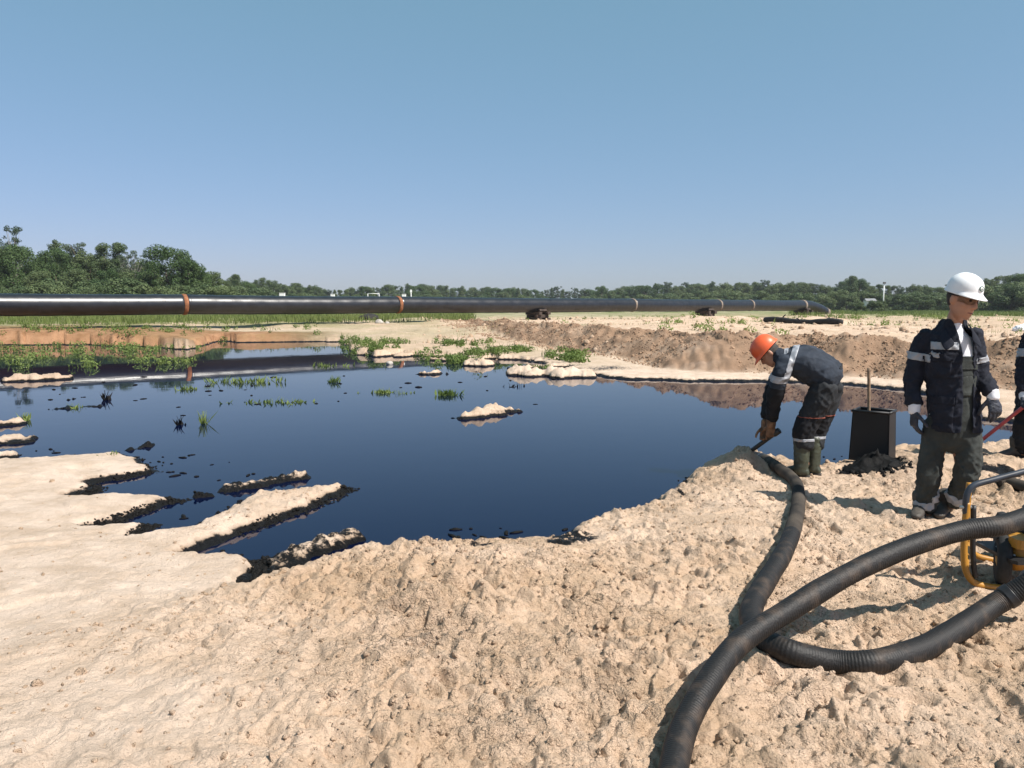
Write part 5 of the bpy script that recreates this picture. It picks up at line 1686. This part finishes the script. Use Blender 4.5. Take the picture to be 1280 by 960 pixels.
# ------------------------------------------------------------------ hoses
def hose(name, pts, r, label, m_of, rib=.0022, pitch=.0125, bands=(), seed=1):
    path = catmull(pts, 10)
    # resample evenly
    P_ = np.array(path); L_ = np.concatenate([[0], np.cumsum(np.linalg.norm(np.diff(P_, axis=0), axis=1))])
    step = pitch / 4; n = int(L_[-1] / step)
    t = np.linspace(0, L_[-1], n)
    Q = np.stack([np.interp(t, L_, P_[:, k]) for k in range(3)], 1)
    for _ in range(12):      # ease the joints
        Q[1:-1] = Q[1:-1] * .5 + (Q[:-2] + Q[2:]) * .25
    e = empty(name, Q[0]); tag(e, label, 'hose')
    O = Q[0]
    rng = np.random.default_rng(seed)
    cuts = sorted(set([0.0] + [c for c, _ in m_of[1:]] + [1.0]))
    for i, (c0, mm) in enumerate(m_of):
        c1 = m_of[i + 1][0] if i + 1 < len(m_of) else 1.0
        a, b = int(c0 * (n - 1)), int(c1 * (n - 1))
        seg = Q[a:b + 1] - O
        ph = t[a:b + 1]
        rad = r + rib * (np.abs(np.sin(ph / pitch * math.pi)) - .5) + .0025 * np.array([float(v) for v in per2(ph, ph * 0, .25, seed)]) * 2
        V, Fc = sweep(list(seg), list(rad), 22)
        o = link('hose_body' if i == 0 else 'hose_length', mesh_py('hose_body', V, Fc), mm, e)
    for c, ln, mm, nm in bands:
        k = int(c * (n - 1)); w_ = max(2, int(ln / step / 2))
        seg = Q[max(0, k - w_):k + w_] - O
        rad = np.full(len(seg), r + .005); rad[0] = rad[-1] = r - .002
        V, Fc = sweep(list(seg), list(rad), 22)
        link(nm, mesh_py(nm, V, Fc), mm, e)
    return e

def hose_pts(lst, r):
    out = []
    for q in lst:
        px, py, up = q
        p = ground_at(px, py, r * .82 + up)
        out.append(p)
    return out

PUMP = ground_at(1322, 742)
rB = .052
B1 = [P(918, 566, -.06), P(938, 569, .03), P(955, 574, .12)] + hose_pts([(970, 583, .02), (993, 601, .0), (998, 622, .0), (994, 652, .0), (982, 686, .0), (962, 720, .0), (945, 748, .0), (938, 772, .0), (949, 796, .0), (985, 814, .0), (1040, 827, .0), (1095, 827, .0), (1150, 812, .0), (1195, 788, .02), (1240, 758, .06)], rB)
pumpout = Vector((PUMP.x - .30, PUMP.y - .22, PUMP.z + .22))
B1.append(P(1290, 728, PUMP.z + .20))
hose('suction_hose', [p[:] for p in B1], rB, 'dusty ribbed hose curling from the pond under the arched hose to the pump',
     [(0, HOSE), (.155, COUPL), (.175, HOSE_DUST), (.56, HOSE)], bands=((.155, .10, COUPL, 'coupling'), (.985, .05, COUPL, 'hose_clamp')), seed=3)
rA = .047
A1 = hose_pts([(834, 1010, .0), (842, 960, .0), (856, 908, .02), (884, 856, .07)], rA)
A1 += [P(x, y, z) for x, y, z in ((925, 803, .33), (985, 763, .40), (1060, 718, .49), (1130, 686, .56), (1200, 664, .62), (1262, 654, .65))]
A1 += [Vector((PUMP.x + .02, PUMP.y - .02, .68)), Vector((PUMP.x + .18, PUMP.y + .10, .60)), Vector((PUMP.x + .24, PUMP.y + .16, .48))]
hose('discharge_hose', [p[:] for p in A1], rA, 'thick black ribbed hose arching over the sand from the pump to the foreground',
     [(0, HOSE)], bands=((.97, .05, COUPL, 'hose_clamp'),), seed=5)
# short piece of hose on the sand behind the pump
C1 = hose_pts([(1248, 601, 0), (1262, 603, 0), (1290, 612, 0), (1330, 622, 0), (1390, 630, 0)], .05)
hose('spare_hose', [p[:] for p in C1], .05, 'short dark hose lying on the sand behind the pump', [(0, HOSE_DUST)], seed=7)

# ------------------------------------------------------------------ motor pump
def motor_pump():
    g = PUMP
    e = empty('motor_pump', g, 0); e.rotation_euler = (0, 0, 0)
    tag(e, 'motor pump on a yellow tube frame with wheels beside the hoses', 'pump')
    def L_(px, py, z=None, D=None):
        p = P(px, py, z) if z is not None else PD(px, py, D)
        return p - g
    Dn = P(1212, 720, g.z + .06).y      # distance of the frame's near upright
    zt = PD(1207, 627, Dn).z - g.z
    def W(px, py): return PD(px, py, Dn) - g
    # near side hoop: upright, bend, lower rail
    up = [W(1209, 628), W(1206, 660), W(1205, 690), W(1207, 712), W(1216, 727), W(1234, 733), W(1262, 736), W(1330, 745), W(1372, 740), W(1385, 715), W(1386, 660)]
    tube('frame_tube', up, .0175, YELLOW, e, 14, 6)
    off = Vector((.285, .46, 0))
    tube('frame_tube', [p + off for p in up], .0175, YELLOW, e, 14, 6)
    for a in (W(1207, 712), W(1386, 690), W(1262, 736)):
        tube('cross_tube', [a, a + off * .5, a + off], .015, YELLOW, e, 12)
    # black folding handle
    h0 = W(1207, 634)
    hb = [W(1208, 650), h0, W(1209, 618), W(1217, 607), W(1240, 600), W(1285, 588), W(1340, 572)]
    tube('handle', hb, .0165, HANDLE, e, 14, 6)
    tube('handle_grip', [W(1340, 572), W(1375, 562), W(1410, 556)], .021, BLACK, e, 14)
    tube('pivot_bolt', [h0 + Vector((-.03, 0, 0)), h0 + Vector((.03, 0, 0))], .010, STEEL, e, 8, 1, False)
    # black upright beside the yellow one
    tube('strut', [W(1217, 632), W(1216, 690), W(1219, 722)], .014, BLACK, e, 10)
    tube('foot_peg', [W(1221, 728), W(1221, 748)], .011, BLACK, e, 10, 1, False)
    # deck, engine, tank, pump volute
    c = Vector((0.03, .18, 0))
    def part(nm, m_, cx, cy, cz, sx, sy, sz, bev=.02, parent=e):
        V = []; Fc = []; box(V, Fc, cx, cy, cz, sx, sy, sz, None, bev)
        return link(nm, mesh_py(nm, V, Fc), m_, parent, False)
    deck = part('deck', BLACK, c.x + .02, c.y, .165, .58, .36, .02)
    q = W(1240, 668); r_ = W(1345, 684)
    V = []; Fc = []
    d_ = (r_ - q); mid = (q + r_) * .5
    box(V, Fc, mid.x, mid.y + .10, mid.z - .005, d_.length, .05, .065, Matrix.Rotation(math.atan2(d_.z, d_.x) * -1, 3, 'Y'), .008)
    link('carrier_beam', mesh_py('carrier_beam', V, Fc), BLACK, e, False)
    eng = part('engine', ENGINE, c.x + .08, c.y, .29, .28, .26, .22, .03)
    for i in range(7):
        part('cooling_fin', STEEL, c.x - .065, c.y, .21 + i * .024, .012, .2, .008, 0, eng)
    tk = part('fuel_tank', YELLOW, c.x + .08, c.y, .445, .26, .24, .085, .05)
    o = lathe('tank_cap', [(.028, 0), (.03, .012), (.024, .02)], BLACK, tk, 16); o.location = (c.x + .08, c.y, .488)
    w0 = W(1274, 694)
    vol = lathe('pump_volute', [(.03, -.06), (.085, -.055), (.105, -.02), (.105, .02), (.085, .055), (.03, .06)], YELLOW, e, 28, 'X'); vol.location = (w0.x + .03, w0.y + .07, w0.z)
    for k in range(6):
        a = k * math.pi / 3
        b = lathe('bolt', [(.009, -.01), (.009, .01), (.005, .013)], STEEL, vol, 6, 'X'); b.location = (-.055, .07 * math.cos(a), .07 * math.sin(a))
    # label plate with plain edge
    pl = part('plate', YELLOW, w0.x + .02, w0.y - .015, w0.z + .075, .14, .10, .05, .015)
    so = lathe('hose_socket', [(.055, 0), (.062, .01), (.062, .05), (.07, .055), (.07, .075), (.055, .08)], ENGINE, e, 24, 'X')
    so.location = P(1290, 728, g.z + .20) - g + Vector((-.03, 0, 0))
    # top outlet where the arched hose plugs in
    so = lathe('hose_socket', [(.05, 0), (.085, .01), (.085, .08), (.07, .10)], STEEL, e, 24, 'Z'); so.location = (.24, .16, .22)
    # wheels
    for y in (.02, .48):
        wl = empty('wheel', (0, 0, 0)); wl.parent = e
        wc = W(1258, 703) + Vector((0.02 + y * .62, y + .06, 0)); wl.location = (wc.x, wc.y, .125)
        wl.rotation_euler = (0, 0, R(62))
        lathe('tyre', [(.070, -.028), (.11, -.036), (.135, -.026), (.142, 0), (.135, .026), (.11, .036), (.070, .028)], TYRE, wl, 32, 'Y')
        lathe('rim', [(.018, -.034), (.03, -.030), (.068, -.020), (.072, 0), (.068, .020), (.03, .030), (.018, .034)], YELLOW, wl, 24, 'Y')
motor_pump()

# ------------------------------------------------------------------ oily tank, shovel, sludge
def oily_tank():
    b = ground_at(1090, 574)
    rz = -math.atan2(b.x, b.y) - R(13)
    k = b.y / F
    wd = 47 * k * .95; dp = wd * .8; hh = 66 * k
    e = empty('oily_tank', (b.x, b.y, b.z - .08), rz)
    tag(e, 'black oil-coated open box standing at the pond edge with a shovel in it', 'tank')
    h = hh + .05
    t = .012
    def wall(nm, pts4, nrm):
        """a slightly flared slab wall"""
        V = [Vector(p) for p in pts4] + [Vector(p) + Vector(nrm) * t for p in pts4]
        Fc = [(0, 1, 2, 3), (7, 6, 5, 4), (0, 4, 5, 1), (1, 5, 6, 2), (2, 6, 7, 3), (3, 7, 4, 0)]
        me = mesh_py(nm, V, Fc)
        bm = bmesh.new(); bm.from_mesh(me); bmesh.ops.recalc_face_normals(bm, faces=bm.faces); bm.to_mesh(me); bm.free()
        return link(nm, me, TANK, e, False)
    x0, x1 = wd * .53, wd * .48; y0, y1 = dp * .53, dp * .48
    wall('side_wall', [(-x0, -y0, 0), (x0, -y0, 0), (x1, -y1, h), (-x1, -y1, h)], (0, 1, 0))
    wall('side_wall', [(-x0, y0, 0), (x0, y0, 0), (x1, y1, h), (-x1, y1, h)], (0, -1, 0))
    wall('side_wall', [(-x0, -y0, 0), (-x0, y0, 0), (-x1, y1, h), (-x1, -y1, h)], (1, 0, 0))
    wall('side_wall', [(x0, -y0, 0), (x0, y0, 0), (x1, y1, h), (x1, -y1, h)], (-1, 0, 0))
    for a, c in (((-x1, -y1), (x1, -y1)), ((x1, -y1), (x1, y1)), ((x1, y1), (-x1, y1)), ((-x1, y1), (-x1, -y1))):
        tube('rim', [(*a, h), (*c, h)], .014, TANK, e, 8, 1, False)
    V = []; Fc = []; box(V, Fc, 0, 0, .02, wd, dp, .03); link('base', mesh_py('base', V, Fc), TANK, e, False)
    V = []; Fc = []; box(V, Fc, 0, 0, h * .72, wd * .9, dp * .9, .02); link('oil_fill', mesh_py('oil_fill', V, Fc), SLUDGE, e, False)
    # shovel standing in it
    Mw = Matrix.Translation(e.location) @ Matrix.Rotation(rz, 4, 'Z')
    p0 = Mw @ Vector((-.05, .02, h * .55)); top = PD(1086, 460, p0.y + .03)
    s = empty('shovel', p0); tag(s, 'long wooden handled shovel standing upright in the black tank', 'shovel')
    v = top - p0
    tube('handle', [(0, 0, 0), v * .5 + Vector((.004, 0, 0)), v], .016, WOOD, s, 12)
    d = -v.normalized()
    V = []; Fc = []; nx, ny = 7, 8
    for j in range(ny):
        t_ = j / (ny - 1); w_ = .10 * (1 if t_ < .55 else math.sqrt(max(.03, 1 - ((t_ - .55) / .47) ** 2)))
        for i in range(nx):
            u = (i / (nx - 1) - .5) * 2
            V.append(d * (t_ * .27) + Vector((u * w_, .02 * u * u, 0)))
    for j in range(ny - 1):
        for i in range(nx - 1): Fc.append((j * nx + i, j * nx + i + 1, (j + 1) * nx + i + 1, (j + 1) * nx + i))
    o = link('blade', mesh_py('blade', V, Fc), STEEL, s); o.modifiers.new('t', 'SOLIDIFY').thickness = .003
    # black sludge heaped against the foot of the tank
    rng = np.random.default_rng(4)
    Fc = []; n = 30
    c0 = ground_at(1091, 584)
    jj, ii = np.meshgrid(np.arange(9), np.arange(n), indexing='ij'); r_ = (jj / 8).ravel(); a_ = (2 * math.pi * ii / n).ravel()
    x = c0.x + np.cos(a_) * r_ * .30; y = c0.y + np.sin(a_) * r_ * .17
    z = terrain(x, y) + np.where(r_ < 1, .08 * (1 - r_ ** 1.2) + .08 * per2(x, y, .08, 3) + .07 * per2(x, y, .035, 8) + .01, -.02)
    V = np.stack([x, y, z], 1)
    for j in range(8):
        for i in range(n):
            i2 = (i + 1) % n; Fc.append((j * n + i, (j + 1) * n + i, (j + 1) * n + i2, j * n + i2))
    o = link('sludge_heap', mesh_py('sludge_heap', V, Fc), SLUDGE)
    rr_ = np.random.default_rng(9); k = 420; aa = rr_.uniform(0, 6.28, k); rd = rr_.uniform(.2, 1.15, k)
    sprinkle('sludge_crumbs', SLUDGE, c0.x + np.cos(aa) * rd * .31, c0.y - .03 + np.sin(aa) * rd * .19, .008, .034, 'black oily crumbs round the sludge heap by the tank', 12)
    tag(o, 'glistening black oil sludge heaped at the foot of the tank', 'sludge')
oily_tank()

# ------------------------------------------------------------------ things on the far side
def rock(name, px, py, rx, rz_, m, label, cat, seed, group=None):
    p = ground_at(px, py)
    bm = bmesh.new(); bmesh.ops.create_icosphere(bm, subdivisions=3, radius=1)
    co = np.array([v.co[:] for v in bm.verts])
    f = 1 + .5 * per3(co + seed, .7, 2) + .25 * per3(co + seed, .3, 4)
    for v, k in zip(bm.verts, f): v.co = Vector((v.co.x * rx * k, v.co.y * rx * .7 * k, v.co.z * rz_ * k))
    me = bpy.data.meshes.new(name); bm.to_mesh(me); bm.free()
    o = link(name, me, m); o.location = (p.x, p.y, p.z + rz_ * .4)
    return tag(o, label, cat, group)
rock('charred_stump', 462, 400, .75, .35, CHAR, 'black charred stump lying under the pipeline by pale stones', 'stump', 3)
rock('pale_stone', 474, 404, .26, .16, STONE, 'pale boulder beside the charred stump', 'stone', 9)
rock('pale_stone', 484, 405, .15, .11, STONE, 'smaller pale stone right of the boulder, farther from the stump', 'stone', 14)
def floating(px, py, r, m, label, nm, cat, seed):
    p = P(px, py, 0)
    bm = bmesh.new(); bmesh.ops.create_icosphere(bm, subdivisions=3, radius=1)
    co = np.array([v.co[:] for v in bm.verts]); f = 1 + .4 * per3(co + seed, .7, 2)
    for v, k in zip(bm.verts, f): v.co = Vector((v.co.x * r * k, v.co.y * r * .8 * k, v.co.z * r * .8 * k))
    me = bpy.data.meshes.new(nm); bm.to_mesh(me); bm.free()
    o = link(nm, me, m); o.location = (p.x, p.y, r * .25)
    tag(o, label, cat)
floating(487, 455.5, .10, STONE, 'small pale lump poking out of the water near the weld reflection', 'pale_lump', 'stone', 2)
floating(586, 692, .035, SLUDGE, 'small black oily lump in the water beside the near bank', 'oily_lump', 'lump', 6)
floating(404, 707, .05, SLUDGE, 'black oily lump off the thin black spit', 'oily_lump', 'lump', 8)

def charred_log():
    a = ground_at(955, 403); b = ground_at(1054, 407)
    e = empty('charred_log', a); tag(e, 'long black charred log lying on the plateau behind the berm', 'log')
    v = b - a
    pts = [Vector((0, 0, .05)) + v * t + Vector((0, .12 * math.sin(t * 7), .1 + .05 * math.sin(t * 9))) for t in np.linspace(0, 1, 9)]
    path = catmull([p[:] for p in pts], 5)
    rad = [.15 + .05 * float(per2(i * .21, 0, 1, 4)) for i in range(len(path))]
    rad[0] = .05; rad[-1] = .03
    V, Fc = sweep(path, rad, 12); link('trunk', mesh_py('trunk', V, Fc), CHAR, e)
    for t, dx, dz in ((.3, .2, .3), (.6, -.3, .22), (.8, .35, .2)):
        p = Vector(pts[int(t * 8)])
        tube('branch_stub', [p, p + Vector((dx * .5, -.1, dz * .6)), p + Vector((dx, -.15, dz))], .035, CHAR, e, 8)
charred_log()

def far_bits():
    # white marker blocks and posts showing above the pipeline
    for i, (px, y0, y1, wpx, lab) in enumerate([(353, 366.5, 373, 7, 'white block showing above the pipeline before the far shrubs'), (416, 368, 374, 5, 'smaller white block above the pipeline, between the larger block and white frame'), (505, 368, 374.5, 5, 'white block above the pipeline right beside the thin white post')]):
        D = 150.0; k = D / F
        p = PD(px, y1 + 3, D); g = gz(p.x, p.y)
        zt = PD(px, y0, D).z
        e = empty('marker_block', (p.x, p.y, g)); tag(e, lab, 'marker')
        V = []; Fc = []; box(V, Fc, 0, 0, (zt - g) * .5, wpx * k, .5, (zt - g), None, .06); link('body', mesh_py('body', V, Fc), WHITEPAINT, e, False)
        V = []; Fc = []; box(V, Fc, 0, 0, (zt - g) + .04, wpx * k * 1.08, .56, .08, None, .06); link('cap', mesh_py('cap', V, Fc), PALEWALL, e, False)
    D = 150; k = D / F
    p = PD(467, 376, D); g = gz(p.x, p.y); zt = PD(467, 367, D).z - g
    e = empty('goalpost', (p.x, p.y, g)); tag(e, 'thin white goal-like tube frame beyond the pipeline', 'goalpost')
    hw = 7 * k
    for s_ in (-1, 1): tube('post', [(s_ * hw, 0, 0), (s_ * hw, 0, zt)], .055, WHITEPAINT, e, 8, 1, False)
    tube('crossbar', [(-hw - .05, 0, zt), (hw + .05, 0, zt)], .055, WHITEPAINT, e, 8, 1, False)
    for px, top, D, r, lab in ((514, 362, 150, .09, 'thin white post beyond the pipeline next to a white block'), (1104, 353, 150, .11, 'tall white pole standing in front of the right tree belt')):
        p = PD(px, 380, D); g = gz(p.x, p.y); zt = PD(px, top, D).z - g
        e = empty('white_pole', (p.x, p.y, g)); tag(e, lab, 'pole')
        V, Fc = sweep([(0, 0, -.2), (0, 0, zt * .5), (0, 0, zt)], [r * 1.2, r, r * .7], 10); link('shaft', mesh_py('shaft', V, Fc), WHITEPAINT, e)
        if px > 1000:
            V = []; Fc = []; box(V, Fc, 0, -.1, zt - .1, .55, .25, .35, None, .04); link('lamp_head', mesh_py('lamp_head', V, Fc), ENGINE, e, False)
        else:
            V = []; Fc = []; box(V, Fc, 0, -.05, zt - .3, .4, .06, .5, None, .02); link('plate', mesh_py('plate', V, Fc), WHITEPAINT, e, False)
    # small pale house among the trees
    D = 170; k = D / F
    p = PD(1087, 380, D); g = gz(p.x, p.y); e = empty('small_house', (p.x, p.y, g), R(-15)); tag(e, 'small pale low house half hidden at the foot of the right tree belt', 'house')
    wx, wy, wh = 11 * k, 4.0, PD(1087, 376, D).z - g
    V = []; Fc = []; box(V, Fc, 0, 0, wh / 2, wx, wy, wh); link('wall', mesh_py('wall', V, Fc), PALEWALL, e, False)
    V = [(-wx * .54, -wy * .56, wh + .003), (wx * .54, -wy * .56, wh + .003), (wx * .54, wy * .56, wh + .003), (-wx * .54, wy * .56, wh + .003), (-wx * .54, 0, wh + .5), (wx * .54, 0, wh + .5)]
    link('roof', mesh_py('roof', V, [(0, 1, 5, 4), (2, 3, 4, 5), (0, 4, 3), (1, 2, 5), (3, 2, 1, 0)]), ROOFM, e, False)
    for x in (-.28, .05, .32):
        V = []; Fc = []; box(V, Fc, x * wx, -wy / 2 - .02, wh * .5, .45, .06, .6); f = link('window', mesh_py('window', V, Fc), WHITEPAINT, e, False)
        V = []; Fc = []; box(V, Fc, x * wx, -wy / 2 - .05, wh * .5, .36, .03, .5); link('pane', mesh_py('pane', V, Fc), PANE, f, False)
    for px in (1076, 1092, 1101):
        tree_px('shrub', px, 375 + (px % 3), 150, 'low shrub half hiding the small pale house', 'shrubs before the pale house', wide=1.2)
    # white bag at the right edge
    p = ground_at(1276, 414)
    b = [ball((0, 0, .1), .25, .2, .14), ball((-.15, .03, .07), .15, .14, .1), ball((.1, -.03, .18), .11, .11, .1)]
    o = fuse('white_bag', b, .02, BAG, None, folds=.03, fscale=.1); o.location = p
    tag(o, 'crumpled white bag lying on the grassy plateau past the berm', 'bag')
far_bits()

# ------------------------------------------------------------------ summer haze
def haze():
    m = bpy.data.materials.new('haze_air'); m.use_nodes = True
    N = m.node_tree.nodes; N.clear()
    out = N.new('ShaderNodeOutputMaterial'); v = N.new('ShaderNodeVolumePrincipled')
    v.inputs['Color'].default_value = (0.86, 0.91, 0.97, 1)
    v.inputs['Density'].default_value = 0.00022
    v.inputs['Anisotropy'].default_value = 0.2
    m.node_tree.links.new(v.outputs[0], out.inputs['Volume'])
    V = []; Fc = []; box(V, Fc, 0, 0, 9.0, 9600, 9600, 20.6)
    o = link('haze', mesh_py('haze', V, Fc), m, None, False)
    o['kind'] = 'stuff'
    tag(o, 'thin pale summer haze in the air over the whole site', 'haze')
haze()
